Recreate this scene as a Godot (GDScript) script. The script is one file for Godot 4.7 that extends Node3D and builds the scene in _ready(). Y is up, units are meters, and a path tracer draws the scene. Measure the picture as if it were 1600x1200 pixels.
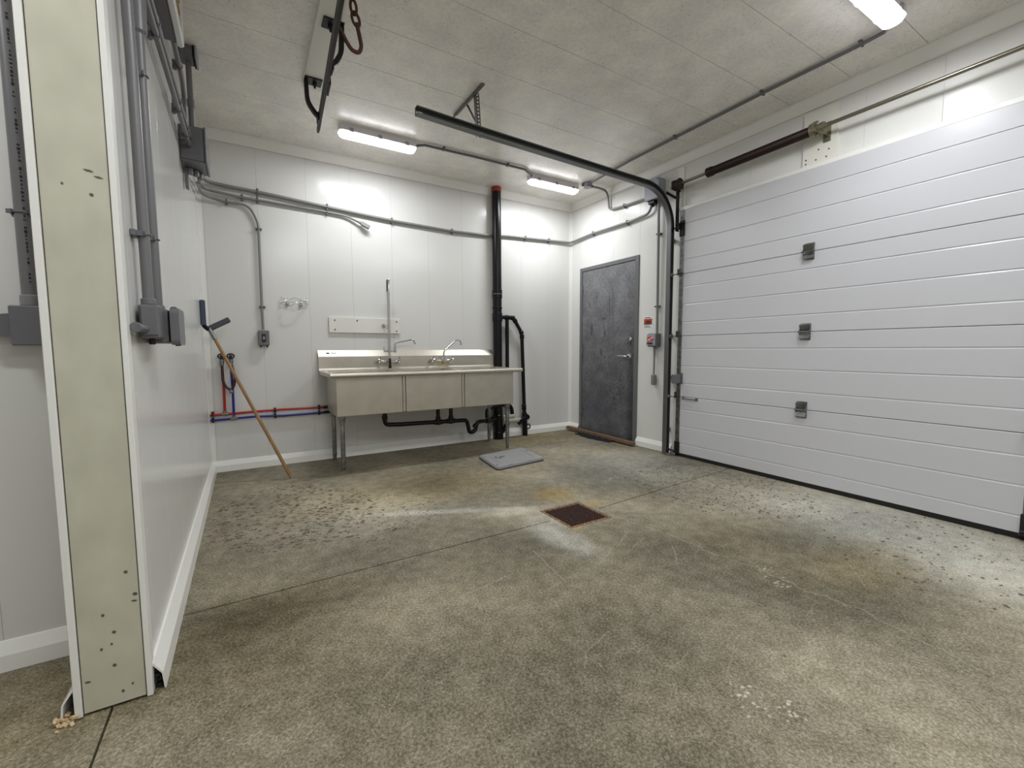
extends Node3D
# A wash bay with glossy white wall panels: room shell, sink, doors, conduit runs, lamps.

const XL := -0.04    # face of the left partition
const XR := 4.04     # face of the right wall
const ZB := -0.035   # face of the back wall
const H := 2.99      # ceiling
const PW := 0.4064   # width of a wall panel

var M := {}
var used := {}
var rng := RandomNumberGenerator.new()


# ---------------------------------------------------------------- mesh builder
class MB:
	var v := PackedVector3Array()
	var n := PackedVector3Array()
	var uvf = null
	func tri(a: Vector3, b: Vector3, c: Vector3, na: Vector3, nb: Vector3, nc: Vector3) -> void:
		var g := (b - a).cross(c - a)
		if g.length_squared() < 1e-16:
			return
		if g.dot(na + nb + nc) > 0.0:
			v.append_array([a, c, b]); n.append_array([na, nc, nb])
		else:
			v.append_array([a, b, c]); n.append_array([na, nb, nc])
	func quad(a: Vector3, b: Vector3, c: Vector3, d: Vector3, nn: Vector3) -> void:
		tri(a, b, c, nn, nn, nn); tri(a, c, d, nn, nn, nn)
	func quad4(a: Vector3, b: Vector3, c: Vector3, d: Vector3, na: Vector3, nb: Vector3, nc: Vector3, nd: Vector3) -> void:
		tri(a, b, c, na, nb, nc); tri(a, c, d, na, nc, nd)
	# box by centre and size, edges rounded by bev, turned by bas
	func box(c: Vector3, s: Vector3, bev := 0.0, bas := Basis()) -> void:
		var h := s * 0.5
		bev = minf(bev, minf(h.x, minf(h.y, h.z)) * 0.95)
		var i := h - Vector3.ONE * bev
		for ax in 3:
			for sg in [-1.0, 1.0]:
				var u := (ax + 1) % 3
				var w := (ax + 2) % 3
				var p := []
				for k in [[-1, -1], [1, -1], [1, 1], [-1, 1]]:
					var q := Vector3()
					q[ax] = h[ax] * sg; q[u] = i[u] * k[0]; q[w] = i[w] * k[1]
					p.append(c + bas * q)
				var nn := Vector3(); nn[ax] = sg
				quad(p[0], p[1], p[2], p[3], bas * nn)
		if bev <= 0.0:
			return
		for ax in 3:
			var u := (ax + 1) % 3
			var w := (ax + 2) % 3
			for su in [-1.0, 1.0]:
				for sw in [-1.0, 1.0]:
					var p := []
					for k in [[-1, 0], [1, 0], [1, 1], [-1, 1]]:
						var q := Vector3()
						q[ax] = i[ax] * k[0]
						q[u] = (h[u] if k[1] == 0 else i[u]) * su
						q[w] = (i[w] if k[1] == 0 else h[w]) * sw
						p.append(c + bas * q)
					var nu := Vector3(); nu[u] = su
					var nw := Vector3(); nw[w] = sw
					quad4(p[0], p[1], p[2], p[3], bas * nu, bas * nu, bas * nw, bas * nw)
		for sx in [-1.0, 1.0]:
			for sy in [-1.0, 1.0]:
				for sz in [-1.0, 1.0]:
					tri(c + bas * Vector3(h.x * sx, i.y * sy, i.z * sz), c + bas * Vector3(i.x * sx, h.y * sy, i.z * sz), c + bas * Vector3(i.x * sx, i.y * sy, h.z * sz), bas * Vector3(sx, 0, 0), bas * Vector3(0, sy, 0), bas * Vector3(0, 0, sz))
	func box2(a: Vector3, b: Vector3, bev := 0.0) -> void:
		box((a + b) * 0.5, (b - a).abs(), bev)
	# round tube through points; radius may be one number or one per point
	func tube(pts: Array, rad: Variant, seg := 10, caps := true) -> void:
		var m := pts.size()
		var t0: Vector3 = (pts[1] - pts[0]).normalized()
		var u: Vector3 = t0.cross(Vector3.UP if absf(t0.y) < 0.9 else Vector3.RIGHT).normalized()
		var rings := []
		var nrm := []
		for k in m:
			var t: Vector3
			if k == 0: t = t0
			elif k == m - 1: t = (pts[k] - pts[k - 1]).normalized()
			else: t = ((pts[k] - pts[k - 1]).normalized() + (pts[k + 1] - pts[k]).normalized()).normalized()
			u = (u - t * u.dot(t)).normalized()
			var w := t.cross(u)
			var r: float = rad[k] if rad is Array else rad
			var ring := []
			var rn := []
			for s in seg:
				var a := TAU * s / seg
				var d := u * cos(a) + w * sin(a)
				ring.append(pts[k] + d * r); rn.append(d)
			rings.append(ring); nrm.append(rn)
			if caps and (k == 0 or k == m - 1):
				var cn: Vector3 = -t if k == 0 else t
				for s in seg:
					tri(pts[k], ring[s], ring[(s + 1) % seg], cn, cn, cn)
		for k in m - 1:
			for s in seg:
				var s2 := (s + 1) % seg
				quad4(rings[k][s], rings[k][s2], rings[k + 1][s2], rings[k + 1][s], nrm[k][s], nrm[k][s2], nrm[k + 1][s2], nrm[k + 1][s])
	# profile of [radius, height] turned about an axis
	func lathe(prof: Array, at: Vector3, axis: Vector3, seg := 16) -> void:
		axis = axis.normalized()
		var u := axis.cross(Vector3.UP if absf(axis.y) < 0.9 else Vector3.RIGHT).normalized()
		var w := axis.cross(u)
		for k in prof.size() - 1:
			var r0: float = prof[k][0]; var h0: float = prof[k][1]
			var r1: float = prof[k + 1][0]; var h1: float = prof[k + 1][1]
			var nr := h1 - h0
			var nh := r0 - r1
			for s in seg:
				var d0 := u * cos(TAU * s / seg) + w * sin(TAU * s / seg)
				var d1 := u * cos(TAU * (s + 1) / seg) + w * sin(TAU * (s + 1) / seg)
				var n0 := (d0 * nr + axis * nh).normalized()
				var n1 := (d1 * nr + axis * nh).normalized()
				quad4(at + d0 * r0 + axis * h0, at + d1 * r0 + axis * h0, at + d1 * r1 + axis * h1, at + d0 * r1 + axis * h1, n0, n1, n1, n0)
	func cyl(a: Vector3, b: Vector3, r: float, seg := 12, bev := 0.0) -> void:
		var l := (b - a).length()
		if bev > 0.0:
			lathe([[0, 0], [r - bev, 0], [r, bev], [r, l - bev], [r - bev, l], [0, l]], a, b - a, seg)
		else:
			lathe([[0, 0], [r, 0], [r, l], [0, l]], a, b - a, seg)
	# flat polygon (in axes U, V) pushed along D
	func prism(poly: PackedVector2Array, o: Vector3, U: Vector3, V: Vector3, D: Vector3) -> void:
		var dn := D.normalized()
		var idx := Geometry2D.triangulate_polygon(poly)
		for k in range(0, idx.size(), 3):
			var a := o + U * poly[idx[k]].x + V * poly[idx[k]].y
			var b := o + U * poly[idx[k + 1]].x + V * poly[idx[k + 1]].y
			var c := o + U * poly[idx[k + 2]].x + V * poly[idx[k + 2]].y
			tri(a, b, c, -dn, -dn, -dn)
			tri(a + D, b + D, c + D, dn, dn, dn)
		var cw := Geometry2D.is_polygon_clockwise(poly)
		for k in poly.size():
			var p := poly[k]
			var q := poly[(k + 1) % poly.size()]
			var e := q - p
			var o2 := Vector2(e.y, -e.x).normalized() * (-1.0 if cw else 1.0)
			var nn := (U * o2.x + V * o2.y).normalized()
			var a := o + U * p.x + V * p.y
			var b := o + U * q.x + V * q.y
			quad(a, b, b + D, a + D, nn)
	# polygon profile (across N, along Z axis) carried along points in the XY plane
	func sweep_xy(pts: Array, poly: PackedVector2Array) -> void:
		var prev := []
		for k in pts.size():
			var t: Vector3
			if k == 0: t = (pts[1] - pts[0]).normalized()
			elif k == pts.size() - 1: t = (pts[k] - pts[k - 1]).normalized()
			else: t = ((pts[k] - pts[k - 1]).normalized() + (pts[k + 1] - pts[k]).normalized()).normalized()
			var nn := Vector3(0, 0, 1).cross(t).normalized()
			var ring := []
			for q in poly: ring.append([pts[k] + nn * q.x + Vector3(0, 0, 1) * q.y, nn])
			if k > 0:
				for s in poly.size():
					var s2 := (s + 1) % poly.size()
					var e := poly[s2] - poly[s]
					var o2 := Vector2(e.y, -e.x).normalized() * (-1.0 if Geometry2D.is_polygon_clockwise(poly) else 1.0)
					var na: Vector3 = prev[s][1] * o2.x + Vector3(0, 0, 1) * o2.y
					var nb: Vector3 = ring[s][1] * o2.x + Vector3(0, 0, 1) * o2.y
					quad4(prev[s][0], prev[s2][0], ring[s2][0], ring[s][0], na, na, nb, nb)
			prev = ring
	func mesh(off: Vector3) -> ArrayMesh:
		var a := []
		a.resize(Mesh.ARRAY_MAX)
		var uv := PackedVector2Array()
		uv.resize(v.size())
		for k in v.size():
			uv[k] = uvf.call(v[k]) if uvf != null else Vector2(v[k].x, v[k].z)
		var vv := v.duplicate()
		if off != Vector3.ZERO:
			for k in vv.size(): vv[k] -= off
		a[Mesh.ARRAY_VERTEX] = vv
		a[Mesh.ARRAY_NORMAL] = n
		a[Mesh.ARRAY_TEX_UV] = uv
		a[Mesh.ARRAY_TEX_UV2] = uv
		var m := ArrayMesh.new()
		m.add_surface_from_arrays(Mesh.PRIMITIVE_TRIANGLES, a)
		return m


func P(x: float, y: float, z: float) -> Vector3:
	return Vector3(x, y, z)


# points with rounded corners
func bend(pts: Array, r: float, k := 6) -> Array:
	var out := [pts[0]]
	for i in range(1, pts.size() - 1):
		var a: Vector3 = pts[i - 1]; var b: Vector3 = pts[i]; var c: Vector3 = pts[i + 1]
		var d := minf(r, minf((a - b).length(), (c - b).length()) * 0.48)
		var p := b + (a - b).normalized() * d
		var q := b + (c - b).normalized() * d
		for s in k + 1:
			var t := float(s) / k
			out.append(p.lerp(b, t).lerp(b.lerp(q, t), t))
	out.append(pts[-1])
	return out


func ellipse(cx: float, cy: float, rx: float, ry: float, k := 16) -> PackedVector2Array:
	var o := PackedVector2Array()
	for s in k: o.append(Vector2(cx + rx * cos(TAU * s / k), cy + ry * sin(TAU * s / k)))
	return o


func rrect(x0: float, y0: float, x1: float, y1: float, r: float, k := 4) -> PackedVector2Array:
	var o := PackedVector2Array()
	for c in [[x1 - r, y1 - r, 0.0], [x0 + r, y1 - r, 90.0], [x0 + r, y0 + r, 180.0], [x1 - r, y0 + r, 270.0]]:
		for s in k + 1:
			var a := deg_to_rad(c[2] + 90.0 * s / k)
			o.append(Vector2(c[0] + r * cos(a), c[1] + r * sin(a)))
	return o


# ---------------------------------------------------------------- nodes
func numbered(called: String) -> String:
	used[called] = used.get(called, -1) + 1
	return called if used[called] == 0 else "%s_%03d" % [called, used[called]]


func thing(called: String, label: String, category: String, at := Vector3.ZERO, group := "") -> Node3D:
	var o := Node3D.new()
	o.name = numbered(called)
	o.position = at
	add_child(o)
	o.set_meta("label", label)
	o.set_meta("category", category)
	if group: o.set_meta("group", group)
	return o


func struct(called: String, label: String, category: String) -> Node3D:
	var o := Node3D.new()
	o.name = called
	add_child(o)
	o.set_meta("kind", "structure")
	o.set_meta("label", label)
	o.set_meta("category", category)
	return o


func origin(o: Node) -> Vector3:
	var p := Vector3.ZERO
	while o != self:
		p += o.position
		o = o.get_parent()
	return p


func part(parent: Node3D, called: String, mb: MB, mat: Material, label := "") -> MeshInstance3D:
	var o := MeshInstance3D.new()
	o.name = called
	o.mesh = mb.mesh(origin(parent))
	o.material_override = mat
	o.cast_shadow = GeometryInstance3D.SHADOW_CASTING_SETTING_ON
	parent.add_child(o, true)
	if label: o.set_meta("label", label)
	return o


func bx(parent: Node3D, called: String, a: Vector3, b: Vector3, mat: Material, bev := 0.002, label := "") -> MeshInstance3D:
	var m := MB.new()
	m.box2(a, b, bev)
	return part(parent, called, m, mat, label)


func tb(parent: Node3D, called: String, pts: Array, r: Variant, mat: Material, seg := 10, label := "") -> MeshInstance3D:
	var m := MB.new()
	m.tube(pts, r, seg)
	return part(parent, called, m, mat, label)


# ---------------------------------------------------------------- materials
func mat(called: String, c: Color, rough: float, metal := 0.0, spec := 0.5) -> StandardMaterial3D:
	var m := StandardMaterial3D.new()
	m.resource_name = called
	m.albedo_color = c
	m.roughness = rough
	m.metallic = metal
	m.metallic_specular = spec
	M[called] = m
	return m


func c8(r: int, g: int, b: int) -> Color:
	return Color8(r, g, b)


func noise_img(w: int, h: int, freq: float, oct: int, sd: int, kind := FastNoiseLite.TYPE_SIMPLEX_SMOOTH) -> PackedByteArray:
	var f := FastNoiseLite.new()
	f.noise_type = kind
	f.frequency = freq
	f.fractal_octaves = oct
	f.fractal_type = FastNoiseLite.FRACTAL_FBM
	f.seed = sd
	var im := f.get_image(w, h, false, false, true)
	im.convert(Image.FORMAT_L8)
	return im.get_data()


func noise_tex(size: int, freq: float, oct: int, sd: int, lo: Color, hi: Color, kind := FastNoiseLite.TYPE_SIMPLEX_SMOOTH) -> ImageTexture:
	var f := FastNoiseLite.new()
	f.noise_type = kind
	f.frequency = freq
	f.fractal_octaves = oct
	f.seed = sd
	var src := f.get_seamless_image(size, size)
	src.convert(Image.FORMAT_L8)
	var d := src.get_data()
	var out := PackedByteArray()
	out.resize(d.size() * 3)
	var lut := []
	for k in 256:
		var c := lo.lerp(hi, k / 255.0)
		lut.append([int(c.r * 255), int(c.g * 255), int(c.b * 255)])
	for k in d.size():
		var e: Array = lut[d[k]]
		out[k * 3] = e[0]; out[k * 3 + 1] = e[1]; out[k * 3 + 2] = e[2]
	return ImageTexture.create_from_image(Image.create_from_data(size, size, false, Image.FORMAT_RGB8, out))


func tri_map(m: StandardMaterial3D, scale: Vector3, world := true) -> void:
	m.uv1_triplanar = true
	m.uv1_world_triplanar = world
	m.uv1_scale = scale


# soft spots [u, v, ru, rv, angle, strength] on a small map, read with smooth scaling
func blob_map(w: int, h: int, small: int, blobs: Array) -> PackedByteArray:
	var sw := small
	var sh := small * h / w
	var f := PackedFloat32Array()
	f.resize(sw * sh)
	f.fill(128.0)
	for b in blobs:
		var R: float = maxf(b[2], b[3]) * 2.4
		var x0 := maxi(0, int((b[0] - R) * sw)); var x1 := mini(sw - 1, int((b[0] + R) * sw))
		var y0 := maxi(0, int((b[1] - R) * sh)); var y1 := mini(sh - 1, int((b[1] + R) * sh))
		var ca := cos(b[4]); var sa := sin(b[4])
		for y in range(y0, y1 + 1):
			for x in range(x0, x1 + 1):
				var dx: float = (x + 0.5) / sw - b[0]
				var dy: float = (y + 0.5) / sh - b[1]
				var p: float = (dx * ca + dy * sa) / b[2]
				var q: float = (-dx * sa + dy * ca) / b[3]
				var e := p * p + q * q
				f[y * sw + x] += b[5] * exp(-e * e * 0.7 - e * 0.3)
	var by := PackedByteArray()
	by.resize(sw * sh)
	for k in f.size(): by[k] = clampi(int(f[k]), 0, 255)
	var im := Image.create_from_data(sw, sh, false, Image.FORMAT_L8, by)
	im.resize(w, h, Image.INTERPOLATE_CUBIC)
	return im.get_data()


func spot(d: PackedByteArray, w: int, h: int, ch: int, x: float, y: float, rx: float, ry: float, ang: float, col: Array, op: float) -> void:
	var R := maxf(rx, ry) + 1.0
	var ca := cos(ang); var sa := sin(ang)
	for py in range(maxi(0, int(y - R)), mini(h, int(y + R) + 1)):
		for px in range(maxi(0, int(x - R)), mini(w, int(x + R) + 1)):
			var dx := px - x; var dy := py - y
			var e := pow((dx * ca + dy * sa) / rx, 2) + pow((-dx * sa + dy * ca) / ry, 2)
			if e < 1.0:
				var o := op * clampf((1.0 - e) * 1.6, 0, 1)
				for k in ch:
					var i := (py * w + px) * ch + k
					d[i] = int(lerpf(d[i], col[k], o))


func stroke(d: PackedByteArray, w: int, h: int, ch: int, pts: Array, rad: float, col: Array, op: float, wob: float) -> void:
	for k in pts.size() - 1:
		var a: Vector2 = pts[k]; var b: Vector2 = pts[k + 1]
		var steps := int((b - a).length() / maxf(0.6, rad * 0.6)) + 1
		var nn := (b - a).orthogonal().normalized()
		for s in steps:
			var t := float(s) / steps
			var p := a.lerp(b, t) + nn * wob * (sin(t * 9.0 + k * 2.1) + 0.6 * sin(t * 23.0 + k))
			spot(d, w, h, ch, p.x, p.y, rad * rng.randf_range(0.7, 1.2), rad, 0.0, col, op * rng.randf_range(0.5, 1.0))


const FX0 := -0.7
const FS := 4.8   # metres covered by the floor map
func fuv(p: Vector3) -> Vector2:
	return Vector2((p.x - FX0) / FS, p.z / FS)


func floor_maps() -> void:
	var N := 1600
	var lowf := noise_img(N, N, 0.0028, 4, 11)
	var mid := noise_img(N, N, 0.03, 4, 23)
	var fine := noise_img(N, N, 0.2, 3, 37)
	var grit := noise_img(N, N, 0.42, 2, 41)
	var m := func(x: float, z: float, rx: float, rz: float, a: float, s: float) -> Array:
		return [(x - FX0) / FS, z / FS, rx / FS, rz / FS, a, s]
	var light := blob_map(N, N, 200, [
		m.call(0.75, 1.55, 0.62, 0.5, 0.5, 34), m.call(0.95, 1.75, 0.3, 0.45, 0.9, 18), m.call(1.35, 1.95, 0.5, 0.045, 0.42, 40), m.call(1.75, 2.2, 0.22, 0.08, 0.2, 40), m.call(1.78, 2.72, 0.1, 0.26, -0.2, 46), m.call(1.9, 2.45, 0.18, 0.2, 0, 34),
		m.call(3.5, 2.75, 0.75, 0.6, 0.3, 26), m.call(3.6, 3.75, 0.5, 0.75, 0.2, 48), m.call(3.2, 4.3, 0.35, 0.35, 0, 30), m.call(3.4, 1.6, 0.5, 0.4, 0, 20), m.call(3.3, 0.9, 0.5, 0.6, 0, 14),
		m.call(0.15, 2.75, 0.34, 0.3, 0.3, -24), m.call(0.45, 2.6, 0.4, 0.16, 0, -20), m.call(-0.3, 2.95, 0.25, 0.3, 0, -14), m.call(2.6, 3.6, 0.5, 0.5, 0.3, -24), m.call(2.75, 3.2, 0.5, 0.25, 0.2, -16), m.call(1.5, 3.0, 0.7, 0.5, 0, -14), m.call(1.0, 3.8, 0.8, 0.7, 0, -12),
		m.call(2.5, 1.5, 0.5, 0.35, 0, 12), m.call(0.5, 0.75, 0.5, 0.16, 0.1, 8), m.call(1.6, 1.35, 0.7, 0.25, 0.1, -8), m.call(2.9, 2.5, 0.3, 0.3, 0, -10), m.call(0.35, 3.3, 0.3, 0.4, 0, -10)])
	var warm := blob_map(N, N, 200, [
		m.call(2.2, 2.05, 0.16, 0.16, 0, 44), m.call(2.33, 2.36, 0.09, 0.05, 0, 36), m.call(1.95, 2.62, 0.06, 0.06, 0, 36), m.call(0.3, 2.9, 0.5, 0.4, 0, 8), m.call(1.3, 1.4, 0.9, 0.4, 0, 18), m.call(2.9, 3.75, 0.35, 0.2, 0, 16), m.call(3.3, 0.3, 0.6, 0.3, 0, 20), m.call(-0.4, 2.8, 0.3, 0.3, 0, 10),
		m.call(1.4, 1.95, 0.5, 0.08, 0.4, -14), m.call(3.5, 3.7, 0.7, 0.8, 0, -14), m.call(1.78, 2.7, 0.14, 0.3, 0, -14), m.call(3.3, 1.8, 0.7, 0.5, 0, -16)])
	var d := PackedByteArray()
	d.resize(N * N * 3)
	var hb := PackedByteArray()
	hb.resize(N * N)
	for k in N * N:
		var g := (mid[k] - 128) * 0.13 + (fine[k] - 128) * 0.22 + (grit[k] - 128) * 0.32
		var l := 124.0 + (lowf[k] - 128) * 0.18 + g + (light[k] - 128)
		var w := (warm[k] - 128) + (lowf[k] - 128) * 0.05
		d[k * 3] = clampi(int(l + 5.0 + w * 0.3), 0, 255)
		d[k * 3 + 1] = clampi(int(l - 2.0 + w * 0.04), 0, 255)
		d[k * 3 + 2] = clampi(int(l - 21.0 - w * 0.45), 0, 255)
		hb[k] = clampi(int(128 + (fine[k] - 128) * 0.35 + (grit[k] - 128) * 0.3 + (mid[k] - 128) * 0.2), 0, 255)
	var px := func(x: float, z: float) -> Vector2: return Vector2((x - FX0) / FS * N, z / FS * N)
	# pits where the surface has spalled
	for zone in [[0.5, 1.4, 0.5, 0.66, 820, 1.15], [0.95, 1.75, 0.45, 0.45, 330, 0.9], [3.4, 2.55, 0.62, 0.75, 900, 1.0], [3.4, 3.9, 0.6, 0.6, 190, 1.0], [2.2, 3.6, 1.5, 0.9, 130, 0.5], [3.4, 1.2, 0.6, 0.7, 120, 0.6]]:
		for i in zone[4]:
			var a := rng.randf() * TAU
			var rr := sqrt(rng.randf())
			var p: Vector2 = px.call(zone[0] + cos(a) * rr * zone[2], zone[1] + sin(a) * rr * zone[3])
			var s = rng.randf_range(0.9, 3.4) * zone[5]
			var e := rng.randf_range(0.35, 0.8)
			var an := rng.randf_range(-0.5, 0.5)
			var dark := [64, 58, 46] if rng.randf() < 0.8 else [84, 54, 36]
			spot(d, N, N, 3, p.x, p.y, s * 1.5, s * e * 1.5, an, dark, 0.75)
			spot(hb, N, N, 1, p.x, p.y, s * 1.5, s * e * 1.5, an, [60], 0.8)
	# pale chips and specks
	for i in 2200:
		var p: Vector2 = px.call(rng.randf_range(-0.5, 4.0), rng.randf_range(0.8, 4.7))
		spot(d, N, N, 3, p.x, p.y, rng.randf_range(0.6, 1.9), rng.randf_range(0.5, 1.3), rng.randf() * 3, [186, 182, 166], rng.randf_range(0.2, 0.65))
	for i in 120:
		var p: Vector2 = px.call(rng.randf_range(-0.5, 4.0), rng.randf_range(1.0, 4.7))
		spot(d, N, N, 3, p.x, p.y, rng.randf_range(0.8, 2.0), rng.randf_range(0.6, 1.6), 0, [48, 40, 32], 0.8)
	for q in [[2.42, 3.5], [2.36, 3.62], [1.62, 4.02], [1.55, 3.94], [2.9, 2.0]]:
		for i in 14:
			var p: Vector2 = px.call(q[0] + rng.randfn(0, 0.03), q[1] + rng.randfn(0, 0.025))
			spot(d, N, N, 3, p.x, p.y, rng.randf_range(1, 3.5), rng.randf_range(1, 2.5), 0.4, [196, 192, 180], 0.8)
	# scratches and filled cracks
	for i in 46:
		var p: Vector2 = px.call(rng.randf_range(0.4, 3.6), rng.randf_range(2.2, 4.4))
		var an := rng.randf_range(-0.9, 0.5)
		stroke(d, N, N, 3, [p, p + Vector2(cos(an), sin(an)) * rng.randf_range(12, 70)], 0.8, [176, 170, 154], 0.35, 0.6)
	for q in [[1.02, 2.95, 1.32, 2.9], [1.55, 2.75, 1.5, 3.1], [2.1, 3.25, 2.25, 3.1], [2.05, 3.0, 2.2, 2.95]]:
		stroke(d, N, N, 3, [px.call(q[0], q[1]), px.call(q[2], q[3])], 1.5, [166, 162, 148], 0.3, 0.8)
	var crack := []
	for q in [[2.28, 2.62], [2.32, 2.86], [2.36, 3.08], [2.35, 3.3], [2.4, 3.5], [2.38, 3.72], [2.42, 3.9], [2.38, 4.06], [2.36, 4.25], [2.33, 4.45]]: crack.append(px.call(q[0], q[1]))
	stroke(d, N, N, 3, crack, 2.3, [166, 158, 138], 0.3, 2.5)
	stroke(d, N, N, 3, crack.slice(2), 0.8, [96, 86, 66], 0.45, 2.5)
	crack = []
	for q in [[2.2, 1.28], [2.14, 1.55], [2.12, 1.72], [2.07, 1.9], [2.04, 2.05], [1.97, 2.16], [1.95, 2.26]]: crack.append(px.call(q[0], q[1]))
	stroke(d, N, N, 3, crack, 2.2, [170, 162, 142], 0.35, 2.0)
	stroke(d, N, N, 3, crack, 0.8, [92, 70, 46], 0.7, 2.0)
	stroke(d, N, N, 3, [px.call(2.36, 2.62), px.call(2.62, 2.78), px.call(2.8, 3.0)], 0.9, [110, 96, 74], 0.5, 1.5)
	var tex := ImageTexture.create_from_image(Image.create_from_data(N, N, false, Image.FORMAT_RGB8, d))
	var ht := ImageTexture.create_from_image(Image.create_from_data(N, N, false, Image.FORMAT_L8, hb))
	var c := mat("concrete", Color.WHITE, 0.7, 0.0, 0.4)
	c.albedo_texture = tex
	c.heightmap_enabled = true
	c.heightmap_texture = ht
	c.heightmap_scale = 0.25
	M.floor_tex = tex


func door_map() -> ImageTexture:
	var w := 420
	var h := 900
	var a := noise_img(w, h, 0.009, 4, 5)
	var b := noise_img(w, h, 0.05, 3, 6)
	var d := PackedByteArray()
	d.resize(w * h * 3)
	for y in h:
		for x in w:
			var k := y * w + x
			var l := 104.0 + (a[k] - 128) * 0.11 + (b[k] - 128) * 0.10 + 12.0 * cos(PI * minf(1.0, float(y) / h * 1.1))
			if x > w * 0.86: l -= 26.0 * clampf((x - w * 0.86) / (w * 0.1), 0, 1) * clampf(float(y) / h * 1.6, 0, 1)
			d[k * 3] = int(l); d[k * 3 + 1] = int(l); d[k * 3 + 2] = int(l + 3)
	for i in 30:   # runs
		var x := rng.randf() * w
		var y := rng.randf_range(0.05, 0.5) * h
		stroke(d, w, h, 3, [Vector2(x, y), Vector2(x + rng.randf_range(-6, 6), y + rng.randf_range(60, 220))], rng.randf_range(1.5, 5), [120, 120, 122] if rng.randf() < 0.5 else [74, 74, 80], 0.22, 1.5)
	for q in [[0.2, 0.36, 14, 40], [0.45, 0.3, 26, 7], [0.55, 0.22, 4, 60], [0.47, 0.39, 8, 22], [0.4, 0.5, 14, 20], [0.15, 0.2, 6, 18], [0.3, 0.16, 5, 30]]:
		spot(d, w, h, 3, q[0] * w, q[1] * h, q[2], q[3], 0.0, [62, 62, 72], 0.6)
	for i in 260:
		var x := rng.randfn(0.68, 0.12) * w
		var y := rng.randfn(0.74, 0.05) * h
		spot(d, w, h, 3, x, y, rng.randf_range(1, 5), rng.randf_range(1, 4), 0, [44, 44, 54], 0.75)
	for i in 110:
		spot(d, w, h, 3, rng.randf() * w, rng.randf_range(0.3, 0.75) * h, rng.randf_range(1, 5), rng.randf_range(1, 9), 0, [58, 58, 68], 0.55)
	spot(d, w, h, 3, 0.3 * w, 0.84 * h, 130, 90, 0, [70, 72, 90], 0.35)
	return ImageTexture.create_from_image(Image.create_from_data(w, h, false, Image.FORMAT_RGB8, d))


func cap_map() -> ImageTexture:
	var w := 128
	var h := 1400
	var a := noise_img(w, h, 0.01, 3, 9)
	var d := PackedByteArray()
	d.resize(w * h * 3)
	for k in w * h:
		var l := (a[k] - 128) * 0.05
		d[k * 3] = int(194 + l); d[k * 3 + 1] = int(191 + l); d[k * 3 + 2] = int(172 + l)
	for q in [[0.7, 0.465, 10, 1.2], [0.84, 0.47, 9, 1], [0.72, 0.487, 4, 2], [0.32, 0.48, 2, 1.5], [0.4, 0.9, 3, 2], [0.8, 0.86, 4, 2], [0.92, 0.885, 5, 2.2], [0.9, 0.892, 6, 1], [0.55, 0.92, 4, 2], [0.52, 0.955, 4, 2], [0.34, 0.935, 2.5, 2], [0.5, 0.932, 2, 1.5], [0.62, 0.985, 3, 2], [0.78, 0.98, 2, 1.5], [0.1, 0.965, 6, 1.2]]:
		spot(d, w, h, 3, q[0] * w, q[1] * h, q[2] + 1.0, q[3] + 0.7, 0.1, [70, 66, 58], 0.9)
	return ImageTexture.create_from_image(Image.create_from_data(w, h, false, Image.FORMAT_RGB8, d))


func ceiling_map() -> ImageTexture:
	var N := 1024
	var f := FastNoiseLite.new()
	f.frequency = 0.006; f.fractal_octaves = 3; f.seed = 77
	var im := f.get_seamless_image(N, N)
	im.convert(Image.FORMAT_L8)
	var a := im.get_data()
	f.frequency = 0.05; f.seed = 78
	im = f.get_seamless_image(N, N)
	im.convert(Image.FORMAT_L8)
	var b := im.get_data()
	var d := PackedByteArray()
	d.resize(N * N * 3)
	for k in N * N:
		var l := 238.0 + (a[k] - 128) * 0.08 + (b[k] - 128) * 0.06
		d[k * 3] = clampi(int(l), 0, 255); d[k * 3 + 1] = clampi(int(l - 4), 0, 255); d[k * 3 + 2] = clampi(int(l - 11 - (a[k] - 128) * 0.03), 0, 255)
	for i in 3600:
		var x := rng.randf() * N
		var y := rng.randf() * N
		if a[int(y) * N + int(x)] > 118 + rng.randf_range(0, 70): continue
		spot(d, N, N, 3, x, y, rng.randf_range(0.6, 2.2), rng.randf_range(0.6, 1.8), 0, [112, 100, 78], rng.randf_range(0.25, 0.75))
	return ImageTexture.create_from_image(Image.create_from_data(N, N, false, Image.FORMAT_RGB8, d))


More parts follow.
